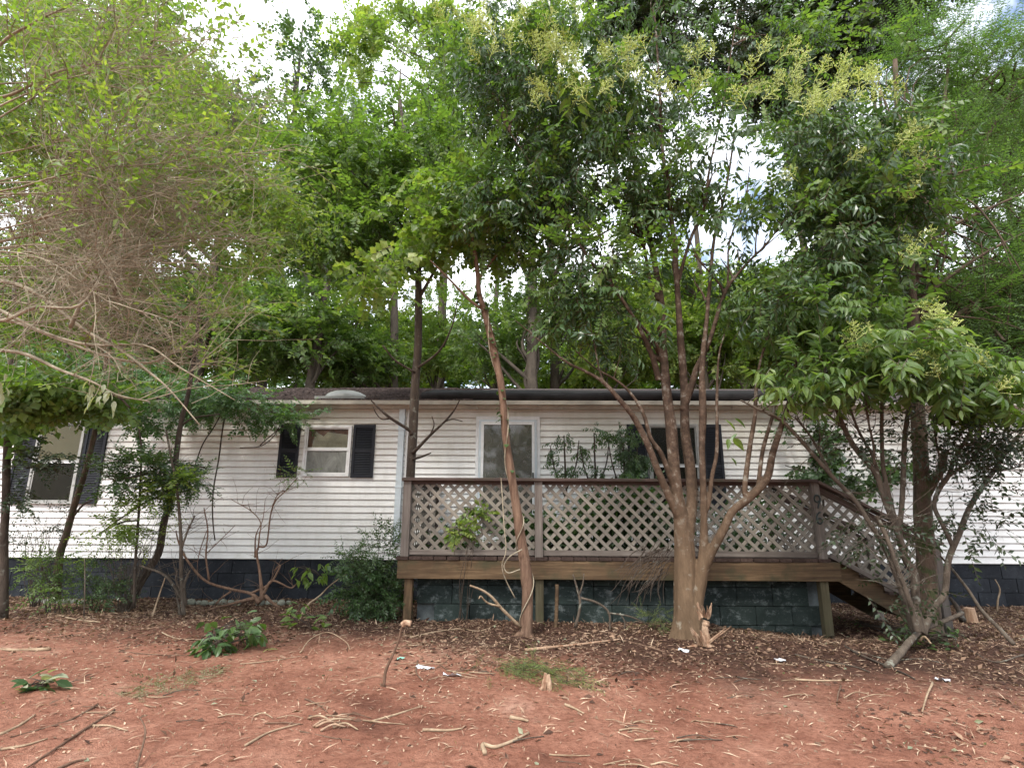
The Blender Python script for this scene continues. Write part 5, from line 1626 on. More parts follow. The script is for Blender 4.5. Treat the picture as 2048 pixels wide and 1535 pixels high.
# darker creeper leaves along the gutter at left
cv = thing('gutter_creeper', tuple(P(380, 800, 8.1)), 'dark creeper trailing over the gutter between the two left windows', 'vine')
mb = MB(); stems(mb, [[(290, 800, 2.5), (380, 790, 2.5), (480, 795, 2), (560, 830, 1.5), (640, 838, 1.2)], [(430, 1080, 1.2), (425, 1000, 1.5), (440, 900, 1.6), (450, 830, 1.8), (470, 790, 2)], [(370, 1000, 1), (400, 900, 1.3), (430, 850, 1.4), (455, 800, 1.6)], [(520, 890, 1.2), (555, 860, 1.2), (590, 840, 1)],
                     [(480, 895, 1), (520, 892, 1), (545, 875, 1), (560, 850, 1)]], 8.3, 5, .01)
mb.build('stem', B_dark, cv, True)
crown('leaves', cv, [bp(380, 800, 7.9, .8, .4, .18, 1.2), bp(300, 840, 8.0, .45, .3, .14, .7), bp(480, 800, 8.0, .4, .3, .12, .8), bp(590, 838, 8.2, .38, .12, .06, .6), bp(280, 790, 7.9, .5, .3, .2, .8), bp(500, 830, 8.2, .12, .1, .12, .3), bp(420, 780, 8.2, .8, .4, .18, .7), bp(180, 750, 8.4, 1.0, .5, .35, 1.3), bp(60, 740, 8.4, .8, .5, .4, 1), bp(330, 740, 8.6, .8, .5, .3, .9)], 950, T_mid, [L_blue, B_dark], 6, .09, (.55, .9), .5, .2, .5, holes=[])


def shrub(name, lab, px, py, Y, blobs, n, tm, lm, nst=7, cat='shrub', bark=B_dark, cs=.06, sc_=(.7, 1.1), r=.006, holes=[], upj=.5, droop=.0, clump=6):
    v = P(px, py, Y)
    z = ground(v.x, v.y)
    t = thing(name, (v.x, v.y, z), lab, cat)
    mb = MB()
    B = np.array(blobs)
    st, en = [], []
    for k in range(nst):
        b_ = B[k % len(B)]
        d = rng.normal(0, 1, 3); d /= np.linalg.norm(d)
        st.append(np.array([v.x + R.uniform(-.06, .06), v.y + R.uniform(-.04, .04), z - .05])); en.append(b_[:3] + d * b_[3:6] * .7)
    limb_set(mb, st, en, [r] * nst, 5, 0, .002)
    mb.build('stem', bark, t, True)
    crown('crown', t, blobs, n, tm, [lm, bark], clump, cs, sc_, .6, droop, upj, holes=holes)
    return t


shrub('rounded_shrub', 'leafy shrub with pale top leaves beside the left end of the deck', 765, 1215, 6.7,
      [bp(765, 1100, 6.7, .24, .2, .26, 1), bp(740, 1180, 6.6, .32, .22, .24, 1.2), bp(700, 1120, 6.6, .16, .2, .10, .5), bp(780, 1190, 6.6, .18, .2, .22, 1)], 560, T_small, L_dark, 12)
crown('dark_leaves', bpy.data.objects['rounded_shrub'], [bp(745, 1170, 6.75, .34, .2, .28, 1)], 120, T_mid, [L_dark, B_dark], 6, .06, (.6, .9), .5, .3, .5, holes=[])
shrub('ragged_shrub', 'yellowish ragged shrub in front of the skirting below the left window', 110, 1205, 6.9,
      [bp(95, 1130, 6.9, .2, .2, .16, 1), bp(120, 1170, 6.8, .2, .2, .14, 1), bp(75, 1140, 6.9, .12, .1, .1, .4)], 170, T_small, L_mid, 9)
shrub('low_green_shrub', 'small dark green shrub in front of the skirting right of the ragged one', 190, 1205, 7.1,
      [bp(185, 1150, 7.1, .22, .2, .18, 1), bp(210, 1180, 7.0, .16, .2, .12, .7)], 190, T_small, L_dark, 8)
shrub('twiggy_shrub', 'thin purple twigged shrub under the left window', 75, 1190, 7.4,
      [bp(70, 1060, 7.4, .28, .2, .22, 1), bp(110, 1040, 7.4, .25, .2, .18, .8)], 60, T_small, L_black, 26, r=.004)
shrub('twiggy_shrub', 'tangle of dry brown twigs in front of the skirting under the sapling', 250, 1200, 7.1,
      [bp(240, 1090, 7.1, .4, .25, .22, 1), bp(300, 1060, 7.1, .3, .2, .3, .8)], 70, T_small, L_yel, 40, r=.004, bark=B_grey)
# tall plants growing on the deck
for (px, Y, top, lab, w_) in ((1130, 7.6, 840, 'slender cane with drooping leaf tufts right of the storm door', .12), (1190, 7.7, 835, 'slender cane with drooping leaf tufts halfway between door and right window', .12), (1248, 7.5, 850, 'bushy cane plant against the left shutter of the right window', .17)):
    b0 = P(px, 1108, Y)
    pls = [[(px + 6, 1112, 2.6), (px + 3, 1000, 2.3), (px, 920, 2), (px - 2, top + 30, 1.2)], [(px + 3, 1000, 1.8), (px - 20, 940, 1.5), (px - 30, 890, 1)], [(px + 2, 980, 1.8), (px + 22, 930, 1.5), (px + 28, 880, 1)]]
    sapling('cane_plant', lab, pls, Y, B_dark, 'plant', [bp(px, 870, Y, w_, .12, .08, 1.2), bp(px - 15, 900, Y, w_, .12, .08, .7), bp(px + 10, 940, Y, w_, .12, .08, .7), bp(px + (10 if px < 1240 else 20), 910, Y, w_ * 1.3, .14, .1, .8 if px > 1240 else .3)], 46 if px < 1240 else 190, T_long, L_dark, cs=.05, sc_=(.45, .7), droop=.6)
shrub('deck_weeds', 'dark leafy weeds growing behind the lattice in the middle of the deck', 1220, 1108, 7.2,
      [bp(1180, 1060, 7.2, .5, .3, .25, 1), bp(1290, 1030, 7.0, .5, .3, .3, 1), bp(1100, 1085, 7.1, .4, .3, .14, .6), bp(1500, 1050, 7.2, .6, .3, .25, .7), bp(900, 1090, 7.1, .3, .3, .08, .3), bp(1050, 1080, 7.1, .2, .2, .12, .4)], 1000, T_mid, L_dark, 26, sc_=(.6, 1.0))
shrub('lattice_vine', 'bright green broad leaved vine poking through the lattice by the door', 930, 1108, 6.42,
      [bp(935, 1010, 6.31, .11, .02, .07, 1), bp(960, 1025, 6.31, .09, .02, .05, .8), bp(915, 1060, 6.31, .12, .02, .06, 1), bp(950, 1065, 6.31, .08, .02, .07, .7)], 42, T_maple, L_yel, 8, 'vine', cs=.02, sc_=(.5, .75), r=.004)
wv = thing('wall_vine', tuple(P(1645, 960, 8.4)), 'dark heart leaved vine climbing the siding above the stair rail', 'vine')
mb = MB(); stems(mb, [[(1650, 1100, 2), (1646, 1000, 2.4), (1640, 900, 2.2), (1635, 830, 2), (1630, 800, 2)], [(1646, 960, 1.6), (1600, 940, 1.4), (1570, 930, 1)]], 8.42, 5, .01)
mb.build('stem', B_dark, wv, True)
crown('leaves', wv, [bp(1650, 880, 8.4, .18, .06, .32, 1.2), bp(1620, 945, 8.4, .3, .06, .12, .8), bp(1730, 960, 8.4, .35, .06, .12, .7), bp(1790, 930, 8.4, .2, .06, .2, .7), bp(1580, 860, 8.4, .15, .06, .25, .4), bp(1880, 860, 8.4, .4, .06, .2, .4)], 210, T_maple, [L_dark, B_dark], 5, .06, (.65, 1.0), .5, .3, .5, holes=[])

# ------------------------------------------------------------------ bare shrub with root clump
bs_ = [
    [(520, 1205, 12), (503, 1187, 6), (462, 1178, 5), (410, 1160, 4.5), (376, 1122, 4), (359, 1088, 3), (352, 1060, 2)],
    [(525, 1200, 9), (520, 1150, 5), (514, 1110, 4), (517, 1094, 3.4), (533, 1088, 3), (541, 1030, 2.8), (550, 1003, 2.6), (568, 984, 2.2), (595, 955, 1.6)], [(545, 1010, 2), (560, 985, 1.6), (600, 972, 1)],
    [(516, 1100, 3), (519, 1070, 2.6), (521, 1044, 2), (500, 1020, 1.8), (463, 998, 1.2)], [(510, 1115, 3.5), (512, 1070, 2.4), (525, 1040, 1.5), (530, 1000, 1)],
    [(518, 1200, 8), (530, 1180, 6), (545, 1160, 4), (580, 1175, 3), (592, 1168, 2)], [(510, 1195, 8), (470, 1205, 5), (430, 1215, 4), (400, 1225, 3), (370, 1240, 2)],
    [(462, 1182, 4), (440, 1198, 3.4), (428, 1215, 3), (424, 1240, 2.4), (420, 1262, 1.6)],
    [(500, 1187, 5), (540, 1165, 4), (560, 1130, 3), (548, 1140, 2)], [(418, 1160, 4), (412, 1110, 3), (416, 1060, 2.6), (408, 1015, 2)], [(414, 1105, 2), (440, 1080, 1.6), (470, 1050, 1)], [(414, 1060, 1.6), (400, 1100, 1.6), (395, 1125, 1.2)],
    [(530, 1190, 7), (545, 1205, 5), (560, 1215, 3)],
]
sapling('bare_uprooted_shrub', 'bare crooked shrub with exposed roots in front of the skirting under the kitchen window', bs_, 6.95, B_slim, 'shrub',
        [bp(597, 950, 6.9, .07, .06, .07, 1)], 14, T_small, L_mid, rough=.12, rk=.52)
bs2 = [[(368, 1240, 4), (362, 1146, 3.5), (362, 1068, 3.2), (354, 982, 2.6), (345, 930, 2.2), (332, 860, 1.6)], [(362, 1100, 2.4), (376, 1060, 2), (390, 1030, 1.4)], [(362, 1180, 3), (352, 1160, 2), (355, 1140, 1.4)], [(372, 1210, 3), (368, 1170, 2.6), (380, 1140, 2)],
       [(366, 1200, 3), (330, 1150, 2.4), (280, 1130, 1.8)], [(362, 1240, 3), (355, 1200, 2), (352, 1180, 1.2)]]
sapling('bare_uprooted_shrub', 'spindly grey bare shrub left of the crooked one in front of the skirting', bs2, 6.8, B_grey, 'shrub', rough=.1)
sapling('bare_stem_cluster', 'thin bare twigs leaning on the blocks beside the slim tree', [[(1150, 1255, 3), (1160, 1210, 2.6), (1155, 1180, 2.2), (1146, 1148, 1.4)], [(1162, 1195, 2.4), (1195, 1205, 2.2), (1218, 1225, 2.2), (1220, 1262, 2)],
        [(1245, 1270, 2), (1250, 1245, 1.6), (1240, 1225, 1.2)], [(1158, 1190, 1.8), (1166, 1165, 1.4), (1168, 1146, 1)], [(1215, 1225, 1.8), (1260, 1232, 1.6), (1300, 1250, 1.2)]], 6.0, B_grey, 'plant', rough=.1)
rt = MB()
r_ps, r_rs = [], []
for _ in range(60):
    s_ = w2(R.uniform(1280, 1348), R.uniform(1080, 1150), 5.75)
    r_ps.append(arc(s_, (-1, R.uniform(-.3, .3), -1.1 + R.uniform(-.4, .9)), R.uniform(.2, .6), (0, 0, -.6), 8, jit=.16)); r_rs.append(np.linspace(.004, .0015, 8))
t = thing('aerial_root_tangle', tuple(P(1320, 1110, 5.75)), 'drooping tangle of thin dead twigs left of the main trunk over the rim board', 'twigs')
V, q_ = tubes(np.array(r_ps), np.array(r_rs), 4)
o = link('twigs', mesh_np('twigs', V, [q_], [B_dark]), t); o['kind'] = 'stuff'

# ------------------------------------------------------------------ things lying on the ground
def on_ground(px, py, lift=0.0):
    """ground point seen at a pixel"""
    Y = 4.0
    for _ in range(25):
        v = P(px, py, Y)
        d = (v - Vector((0, 0, EYE)))
        t_ = (ground(v.x, v.y) - EYE) / d.z
        Y = 0.5 * Y + 0.5 * min(8.5, max(2.0, Y * t_))
    v = P(px, py, Y)
    return Vector((v.x, v.y, ground(v.x, v.y) + lift))


def stick(pts, r, mat, lab=None, cat='stick', name='stick', grp=None, sides=6, endr=.5, rough=.15):
    rows = []; r = r * .72
    for i, q_ in enumerate(pts):
        v = on_ground(q_[0], q_[1], (q_[2] if len(q_) > 2 else 0) + r * .8)
        rows.append((v.x, v.y, v.z, r * (1 - (1 - endr) * i / (len(pts) - 1))))
    mb = MB(); tube1(mb, rows, sides, wob=.004, rough=rough)
    c_ = Vector(rows[0][:3])
    me = mb.mesh(name, mat, True)
    me.transform(Matrix.Translation(-c_))
    o = link(name, me, None, Matrix.Translation(c_))
    return setp(o, lab, cat, grp)


def raised(pts, r, mat, lab, name, cat='stick', endr=.5, sides=7, rough=.15):
    """pts: (px,py,Y) explicit"""
    rows = []
    for i, q_ in enumerate(pts):
        v = P(*q_[:3]); rows.append((v.x, v.y, v.z, r * (1 - (1 - endr) * i / (len(pts) - 1))))
    c_ = Vector(rows[0][:3])
    mb = MB(); tube1(mb, rows, sides, wob=.004, rough=rough)
    me = mb.mesh(name, mat, True); me.transform(Matrix.Translation(-c_))
    return setp(link(name, me, None, Matrix.Translation(c_)), lab, cat)


gp_ = lambda a_, b_: tuple([a_, b_, on_ground(a_, b_).y])
g1 = on_ground(1775, 1336)
raised([(1775, 1334, g1.y), (1800, 1305, g1.y + .15), (1820, 1282, g1.y + .28), (1843, 1261, g1.y + .4), (1881, 1244, g1.y + .5), (1926, 1225, g1.y + .62)], .034, B_grey, 'thick pale lichened branch propped on the ground in front of the right clump', 'fallen_branch', 'branch')
raised([(1840, 1280, g1.y + .35), (1850, 1273, g1.y + .3), (1862, 1286, g1.y + .2)], .012, B_stick, 'short snapped side twig lying under the thick pale branch', 'broken_twig')
raised([(2028, 1288, 4.9), (1997, 1255, 5.0), (1963, 1220, 5.15), (1936, 1179, 5.3), (1902, 1135, 5.45), (1880, 1110, 5.5)], .018, B_grey, 'long grey pole leaning from the ground into the right clump', 'leaning_branch', 'branch')
raised([(1994, 1224, 8.0), (1996, 1200, 8.0), (2000, 1178, 8.0), (1990, 1158, 8.0)], .013, B_stick, 'upright curved pale stick against the right hand skirting', 'upright_stick')
raised([(1925, 1240, 5.6), (1915, 1215, 5.7), (1900, 1195, 5.8)], .03, B_dark, 'dark broken limb jammed behind the thick pale branch', 'broken_limb', 'branch')
raised([(1111, 1262, 6.1), (1113, 1225, 6.15), (1114, 1168, 6.2)], .021, M_wood_brown, 'upright weathered garden stake in front of the painted blocks', 'garden_stake', 'stake', 1.0, 6, .05)
raised([(1040, 1252, 5.7), (1005, 1218, 5.6), (985, 1195, 5.55), (965, 1180, 5.5), (940, 1170, 5.45)], .017, B_stick, 'forked dry stick leaning out from the foot of the slim tree', 'leaning_stick')
raised([(1000, 1212, 5.58), (975, 1205, 5.5), (962, 1192, 5.45), (958, 1196, 5.4)], .011, B_stick, 'short dry fork beside the leaning stick at the slim tree', 'leaning_twig')
g2 = on_ground(768, 1372)
ur = raised([(768, 1372, g2.y), (772, 1340, g2.y), (785, 1310, g2.y), (797, 1280, g2.y), (803, 1255, g2.y), (812, 1246, g2.y)], .012, B_slim, 'thin wavy reddish root standing upright in the open clay', 'upright_root', 'root')
mb = MB(); c_ = ur.matrix_basis.translation
tube1(mb, [(*(P(a_, b_, g2.y)), .02) for a_, b_ in ((804, 1249), (812, 1244), (822, 1246))], 7, rough=.3)
mb.build('torn_knob', B_split, ur)
g3 = on_ground(480, 1232)
raised([(595, 1246, 6.3), (615, 1210, 6.4), (640, 1190, 6.6), (660, 1170, 6.7), (695, 1145, 6.75)], .012, B_stick, 'pale dead branch leaning from the ground toward the shrub beside the deck', 'leaning_branch', 'branch')
raised([(305, 1232, 6.4), (318, 1190, 6.5), (330, 1155, 6.5)], .011, B_stick, 'straight bare shoot rising at a slant in front of the skirting', 'upright_stick')
raised([(168, 1232, 6.5), (170, 1170, 6.5), (169, 1115, 6.6)], .009, B_grey, 'straight thin grey shoot standing before the low green shrub', 'upright_stick')
# shattered stump by the main tree
sg = on_ground(1412, 1290)
stp = thing('shattered_stump', tuple(sg), 'splintered pale orange stump beside the base of the main tree', 'stump')
mb = MB()
yb = sg.y
rows = [(*P(1412, 1296, yb), .06), (*P(1413, 1275, yb), .036), (*P(1410, 1255, yb), .030), (*P(1412, 1240, yb), .034)]
tube1(mb, rows, 11, 26, 0, .25)
mb.build('wood', B_split, stp, True)
for (a0, b0, a1, b1, r) in ((1405, 1235, 1393, 1206, .018), (1407, 1232, 1400, 1210, .016), (1411, 1232, 1409, 1212, .014), (1416, 1234, 1424, 1206, .02), (1414, 1236, 1420, 1218, .016), (1400, 1240, 1396, 1222, .012), (1404, 1285, 1380, 1256, .022), (1398, 1290, 1384, 1262, .02), (1402, 1292, 1392, 1268, .02), (1420, 1285, 1455, 1256, .016), (1395, 1290, 1345, 1302, .022), (1420, 1290, 1438, 1296, .02), (1408, 1292, 1402, 1262, .03)):
    mb = MB()
    v0, v1 = P(a0, b0, yb - R.uniform(0, .05)), P(a1, b1, yb - R.uniform(0, .12))
    for _ in range(3):
        j_ = lambda a_: Vector((R.uniform(-a_, a_), R.uniform(-a_, a_), R.uniform(-a_, a_) * .6))
        w0, w1 = v0 + j_(.014), v1 + j_(.022)
        tube1(mb, [(*w0, r * .55), (*((w0 + w1) / 2 + j_(.008)), r * .45), (*w1, r * .12)], 4, 7, 0, .5)
    mb.build('splinter', B_split, stp, False)
sg = on_ground(1093, 1378)
stp = thing('torn_stub', tuple(sg), 'small two pronged stub of torn pale wood in the litter before the deck', 'stump')
for (a0, b0, a1, b1, r) in ((1082, 1388, 1091, 1345, .022), (1096, 1402, 1097, 1348, .022), (1100, 1395, 1092, 1350, .018)):
    mb = MB(); v0, v1 = P(a0, b0, sg.y), P(a1, b1, sg.y)
    tube1(mb, [(*v0, r), (*((v0 + v1) / 2 + Vector((.008, 0, 0))), r * .9), (*v1, r * .5)], 6, 9, 0, .3)
    mb.build('prong', B_split, stp)
# cut log at right
sg = on_ground(1945, 1243)
mb = MB(); v0 = sg + Vector((0, 0, -.05)); v1 = P(1938, 1215, sg.y)
tube1(mb, [(*v0, .066), (*v1, .058)], 12, 5, 0, .08)
c_ = Vector(v0); me = mb.mesh('cut_stub', B_split, False); me.transform(Matrix.Translation(-c_))
setp(link('cut_stub', me, None, Matrix.Translation(c_)), 'short orange cut tree stub right of the many stemmed clump', 'stump')

named = [([(100, 1300), (20, 1302), (-40, 1296)], .02, B_stick, 'light brown broken stick lying at the left edge of the clay'),
         ([(210, 1365), (130, 1430), (60, 1490), (30, 1535)], .011, B_dark, 'long dark thin branch slanting across the lower left corner') if False else ([(228, 1422), (170, 1460), (110, 1500), (50, 1540)], .012, B_slim, 'long dark reddish branch slanting across the lower left corner'),
         ([(195, 1410), (140, 1440), (75, 1460), (20, 1475)], .010, B_slim, 'thin reddish stick above the long dark branch at lower left'),
         ([(120, 1232), (150, 1240), (200, 1245)], .016, B_stick, 'pale broken slat of wood below the low green shrub'),
         ([(238, 1303), (300, 1309), (380, 1311)], .008, B_slim, 'straight brown stick left of the cut leafy branch'),
         ([(400, 1272), (340, 1285), (290, 1292), (240, 1296)], .007, B_slim, 'gently curved reddish root above the straight brown stick') if False else ([(355, 1238), (340, 1252), (305, 1268), (240, 1278)], .008, B_slim, 'curved reddish root running through the clay under the bare shrub'),
         ([(324, 1265), (355, 1277), (402, 1279)], .009, B_stick, 'short pale stick just above the cut leafy branch'),
         ([(600, 1306), (620, 1290, .05), (655, 1281, .07), (690, 1290, .03), (700, 1300)], .008, B_stick, 'thin arched pale twig right of the cut leafy branch'),
         ([(480, 1328), (540, 1322), (600, 1312)], .007, B_stick, 'thin root running left from the arched twig'),
         ([(740, 1445), (790, 1430), (845, 1412)], .011, B_stick, 'pale bent twig in the middle of the open clay'),
         ([(845, 1461), (895, 1462), (925, 1458)], .012, B_stick, 'straight pale stick below the bent twig'),
         ([(970, 1510), (966, 1492), (990, 1497), (1025, 1485), (1058, 1468)], .017, B_stick, 'stout pale stick with a hooked end near the bottom centre'),
         ([(820, 1275), (870, 1264), (920, 1258), (960, 1262), (1000, 1245)], .011, B_stick, 'long pale stick lying in the litter before the painted blocks'),
         ([(1050, 1302), (1100, 1297), (1140, 1293), (1200, 1285), (1240, 1280)], .020, B_split, 'long peeled orange branch lying between the slim tree and the main trunk'),
         ([(1240, 1280), (1290, 1293), (1330, 1305)], .013, B_slim, 'reddish branch continuing right from the peeled one'),
         ([(1590, 1310), (1640, 1322), (1700, 1332), (1740, 1345)], .012, B_grey, 'grey branch lying in the litter below the right end of the deck'),
         ([(1660, 1272), (1700, 1300), (1760, 1328), (1800, 1345), (1830, 1360)], .016, B_dark, 'long dark branch running from the deck post toward the pale propped branch'),
         ([(1590, 1360), (1640, 1362), (1705, 1362)], .012, B_stick, 'pale forked stick lying right of centre in the litter'),
         ([(1866, 1372, .02), (1856, 1398, .02), (1845, 1425)], .011, B_stick, 'upright thin peg of pale wood at lower right'),
         ([(1682, 1372, .0), (1677, 1392, .01), (1674, 1412)], .010, B_slim, 'thin reddish root tip sticking up at lower right'),
         ([(880, 1330), (900, 1342), (940, 1340), (975, 1342)], .008, B_slim, 'thin dark twig beside the white scraps left of the conifer sprig'),
         ([(835, 1322), (832, 1345), (845, 1362)], .010, B_slim, 'curled reddish twig left of the white scraps'),
         ([(490, 1492), (540, 1465), (600, 1448)], .009, B_stick, 'pale straw coloured twig at lower left of centre'),
         ([(600, 1463), (660, 1475), (700, 1480)], .007, B_slim, 'dark thin twig right of the pale splinters'),
         ([(610, 1398), (640, 1412), (655, 1425)], .008, B_slim, 'short dark twig above the pale splinters'),
         ([(1130, 1410), (1150, 1418), (1168, 1428)], .013, B_stick, 'short pale splinter right of the torn stub'),
         ([(1020, 1437), (1040, 1440), (1056, 1444)], .017, B_stick, 'short thick pale chip of wood near the bottom centre'),
         ([(272, 1540), (285, 1505, .08), (273, 1490, .12)], .009, B_slim, 'short dark twig sticking up near the bottom left'),
         ([(115, 1540), (150, 1525), (175, 1520)], .010, B_slim, 'short reddish stick at the bottom left'),
         ([(0, 1470), (40, 1450), (70, 1430)], .012, B_stick, 'pale stalk pointing up right at the left edge'),
         ([(0, 1500), (50, 1492), (95, 1478)], .010, B_stick, 'pale stalk lying nearly level at the left edge'),
         ([(185, 1452), (220, 1452), (255, 1462)], .009, B_stick, 'thin pale stick crossing the long dark branch'),
         ([(1700, 1300), (1780, 1320), (1840, 1318), (1900, 1330)], .009, B_grey, 'thin grey branch lying beneath the propped pale branch'),
         ([(2048, 1310), (1990, 1325), (1940, 1300)], .010, B_grey, 'thin grey branch at the right edge of the litter')]
for pts, r, m_, lab in named:
    stick(pts, r, m_, lab)
for i, (a_, b_) in enumerate(((640, 1440), (655, 1452), (680, 1446), (665, 1458), (690, 1455), (650, 1448))):
    stick([(a_ - 24, b_ + R.uniform(-7, 7)), (a_, b_, .02), (a_ + 26, b_ + R.uniform(-14, 6))], .010, B_split if i % 2 else B_stick, 'pale torn splinter in the little heap on the open clay left of centre', grp='splinters heaped on the open clay')
ZN = (('at the left', 'in the middle', 'at the right'), ('in the nearest clay', 'on the open clay', 'in the litter before the deck and bed'))
for i in range(70):
    if i % 7 == 0: pa_, pb_ = R.uniform(0, 2048), R.uniform(1270, 1525)
    a_, b_ = R.gauss(pa_, 95), min(1530, max(1262, R.gauss(pb_, 22)))
    ln = R.uniform(20, 75) * (b_ - 900) / 450
    an = R.uniform(-.5, .5)
    dx_, dy_ = ln * math.cos(an), ln * math.sin(an) * .4
    stick([(a_, b_), (a_ + dx_ / 2, b_ + dy_ / 2 + R.uniform(-5, 5), .01), (a_ + dx_, b_ + dy_)], R.uniform(.003, .0075), *(lambda m_: (m_, 'thin %s twig lying %s %s' % ({'dry_stick': 'pale dry', 'fissured_reddish_bark': 'reddish', 'grey_stem_bark': 'grey'}[m_.name], ZN[0][min(2, int(a_ / 683))], ZN[1][0 if b_ > 1440 else (1 if b_ > 1340 else 2)])))(R.choice([B_stick, B_stick, B_slim, B_grey])), 'twig', 'twig', 'loose twigs scattered over the ground', 5)

# edging stones
k = 0
for x0, x1, yy in ((66, 168, 1206), (372, 480, 1208), (520, 585, 1208)):
    x = x0
    while x < x1:
        w_ = R.uniform(9, 17)
        v = on_ground(x, yy + R.uniform(-1, 2), .01)
        r_ = w_ / PXM(v.y) * .55
        mb = MB()
        for _ in range(1):
            V_, Q_ = [], []
            for j_ in range(7):
                e_ = -math.pi / 2 + math.pi * j_ / 6
                for i_ in range(10):
                    a_ = 2 * math.pi * i_ / 10
                    n_ = 1 + .22 * mn.noise(Vector((k * 3.7 + math.cos(a_), math.sin(a_), e_)))
                    V_.append((r_ * n_ * math.cos(a_) * math.cos(e_) ** .7, r_ * .8 * n_ * math.sin(a_) * math.cos(e_) ** .7, r_ * .75 * n_ * math.sin(e_)))
            for j_ in range(6):
                for i_ in range(10):
                    Q_.append((j_ * 10 + i_, j_ * 10 + (i_ + 1) % 10, (j_ + 1) * 10 + (i_ + 1) % 10, (j_ + 1) * 10 + i_))
            mb.add(V_, f4=Q_)
        o = link('edging_stone', mb.mesh('edging_stone', M_stone, True), None, Matrix.Translation(v + Vector((0, 0, r_ * .3))))
        setp(o, 'rounded pale stone in the %s row of edging along the skirting' % {66: 'left', 372: 'middle', 520: 'right'}[x0], 'stone', 'edging stones along the skirting')
        x += w_; k += 1

# cut leafy pieces on the ground and hanging
def leafy_pile(name, lab, spots, n, s, mats_, cat='branch', hang=.2, Y=None, ll=.12, lw=.055, stemr=.006):
    v0 = on_ground(spots[0][0], spots[0][1] + spots[0][3]) if Y is None else P(spots[0][0], spots[0][1], Y)
    t = thing(name, tuple(v0), lab, cat)
    mes = []
    for m_, tt in mats_:
        v_, _, q2_ = leaf_shape('near', ll, lw)
        mes.append(mesh_np('leaf', v_, [q2_], [m_], None, np.full(9, tt)))
    mb = MB()
    pts = []
    for (px, py, sx_, sy_, w_) in spots:
        for _ in range(int(n * w_)):
            a_, b_ = px + R.uniform(-1, 1) * sx_, py + R.uniform(-1, 1) * sy_
            if Y is None:
                v = on_ground(px + (a_ - px), py + sy_ * R.uniform(.1, 1)); v.z += R.uniform(.02, 1) * sy_ * 2.0 / PXM(v.y)
            else:
                v = P(a_, b_, Y + R.uniform(-.06, .06))
            an = R.uniform(0, 6.28)
            d = Vector((math.cos(an), math.sin(an) * .7, -hang + R.uniform(-.5, .5))).normalized()
            link('leaf', R.choice(mes), t, Matrix.Translation(v) @ d.to_track_quat('Y', 'Z').to_matrix().to_4x4() @ Matrix.Rotation(R.uniform(-.7, .7), 4, 'Y') @ Matrix.Scale(s * R.uniform(.7, 1.2), 4))
            pts.append(v)
    for v in pts[::2]:
        w_ = pts[0] if R.random() < .5 else R.choice(pts)
        m_ = (v + w_) / 2 + Vector((0, 0, .02))
        tube1(mb, [(*w_, stemr * .6), (*m_, stemr * .6), (*v, stemr * .3)], 4, 5)
    mb.build('stem', B_dark, t, True)
    return t


leafy_pile('cut_leafy_branch', 'freshly cut dark green leafy branch lying on the clay left of centre', [(450, 1285, 50, 26, 1), (420, 1300, 28, 14, .5), (500, 1280, 20, 28, .5)], 66, 1.0, [(L_dark, .9), (L_dark, .5), (L_mid, .3), (L_blue, .8)], 'branch', .5)
leafy_pile('cut_leafy_sprig', 'small green cut sprig on the clay just above the large cut branch', [(590, 1240, 18, 22, 1), (632, 1250, 14, 12, .6)], 18, .95, [(L_mid, .5), (L_mid, .8)])
leafy_pile('hanging_leaf_cluster', 'large bright green leaves in front of the skirting left of the deck shrub', [(605, 1145, 20, 18, 1), (648, 1140, 10, 16, .5)], 20, .95, [(L_mid, .75), (L_yel, .2)], 'plant', 1.0, 6.6)
leafy_pile('wilted_leaf_heap', 'heap of pale wilted leaves on the clay at the left edge', [(85, 1370, 34, 12, 1), (45, 1378, 18, 5, .5)], 18, 1.0, [(L_pale, .7), (L_pale, .3), (L_dark, .5)], 'leaves', .0, None, .12, .06)
leafy_pile('white_leaf', 'single white backed leaf standing at the right tip of the cut leafy branch', [(536, 1300, 3, 6, 1)], 2, .8, [(L_pale, 1.0)], 'leaf', .2)
leafy_pile('undergrowth_patch', 'low dark green ground plants at the foot of the right clump', [(1860, 1290, 60, 16, 1), (1800, 1275, 30, 12, .5), (1700, 1245, 20, 12, .2)], 70, .5, [(L_dark, .5), (L_mid, .3)], 'plant', -.4)
gr_ = thing('cut_conifer_sprig', tuple(on_ground(1060, 1360)), 'flattened bright green conifer sprig lying in the litter before the deck', 'branch')
cen = np.array([tuple(on_ground(R.gauss(x_, sx_), R.gauss(y_, sy_), R.uniform(.01, .05))) for x_, y_, sx_, sy_, n_ in ((1040, 1345, 28, 8, 60), (1020, 1328, 22, 10, 26), (1130, 1365, 22, 6, 36), (1090, 1352, 22, 6, 14)) for _ in range(n_)])
V, T, Q, m3, m4, tn = place(T_needle, cen, rng.normal(0, 1, (len(cen), 3)) * [1, .8, .12] + [.6, -.4, 0], rng.uniform(.5, 1.0, len(cen)), .5)
o = link('needles', mesh_np('needles', V, [T, Q], [L_grass, B_dark], [m3, m4], tn), gr_); o['kind'] = 'stuff'
gr_ = thing('dried_grass_strip', tuple(on_ground(350, 1370)), 'narrow strip of dull green trampled grass and flowers on the open clay', 'grass')
cen = np.array([tuple(on_ground(250 + 205 * t_ + R.gauss(0, 8), 1393 - 52 * t_ + R.gauss(0, 7), .01)) for t_ in [R.random() for _ in range(150)]])
V, T, Q, m3, m4, tn = place(T_needle + T_small, cen, rng.normal(0, 1, (len(cen), 3)) * [1, .8, .3], rng.uniform(.3, .6, len(cen)), .5)
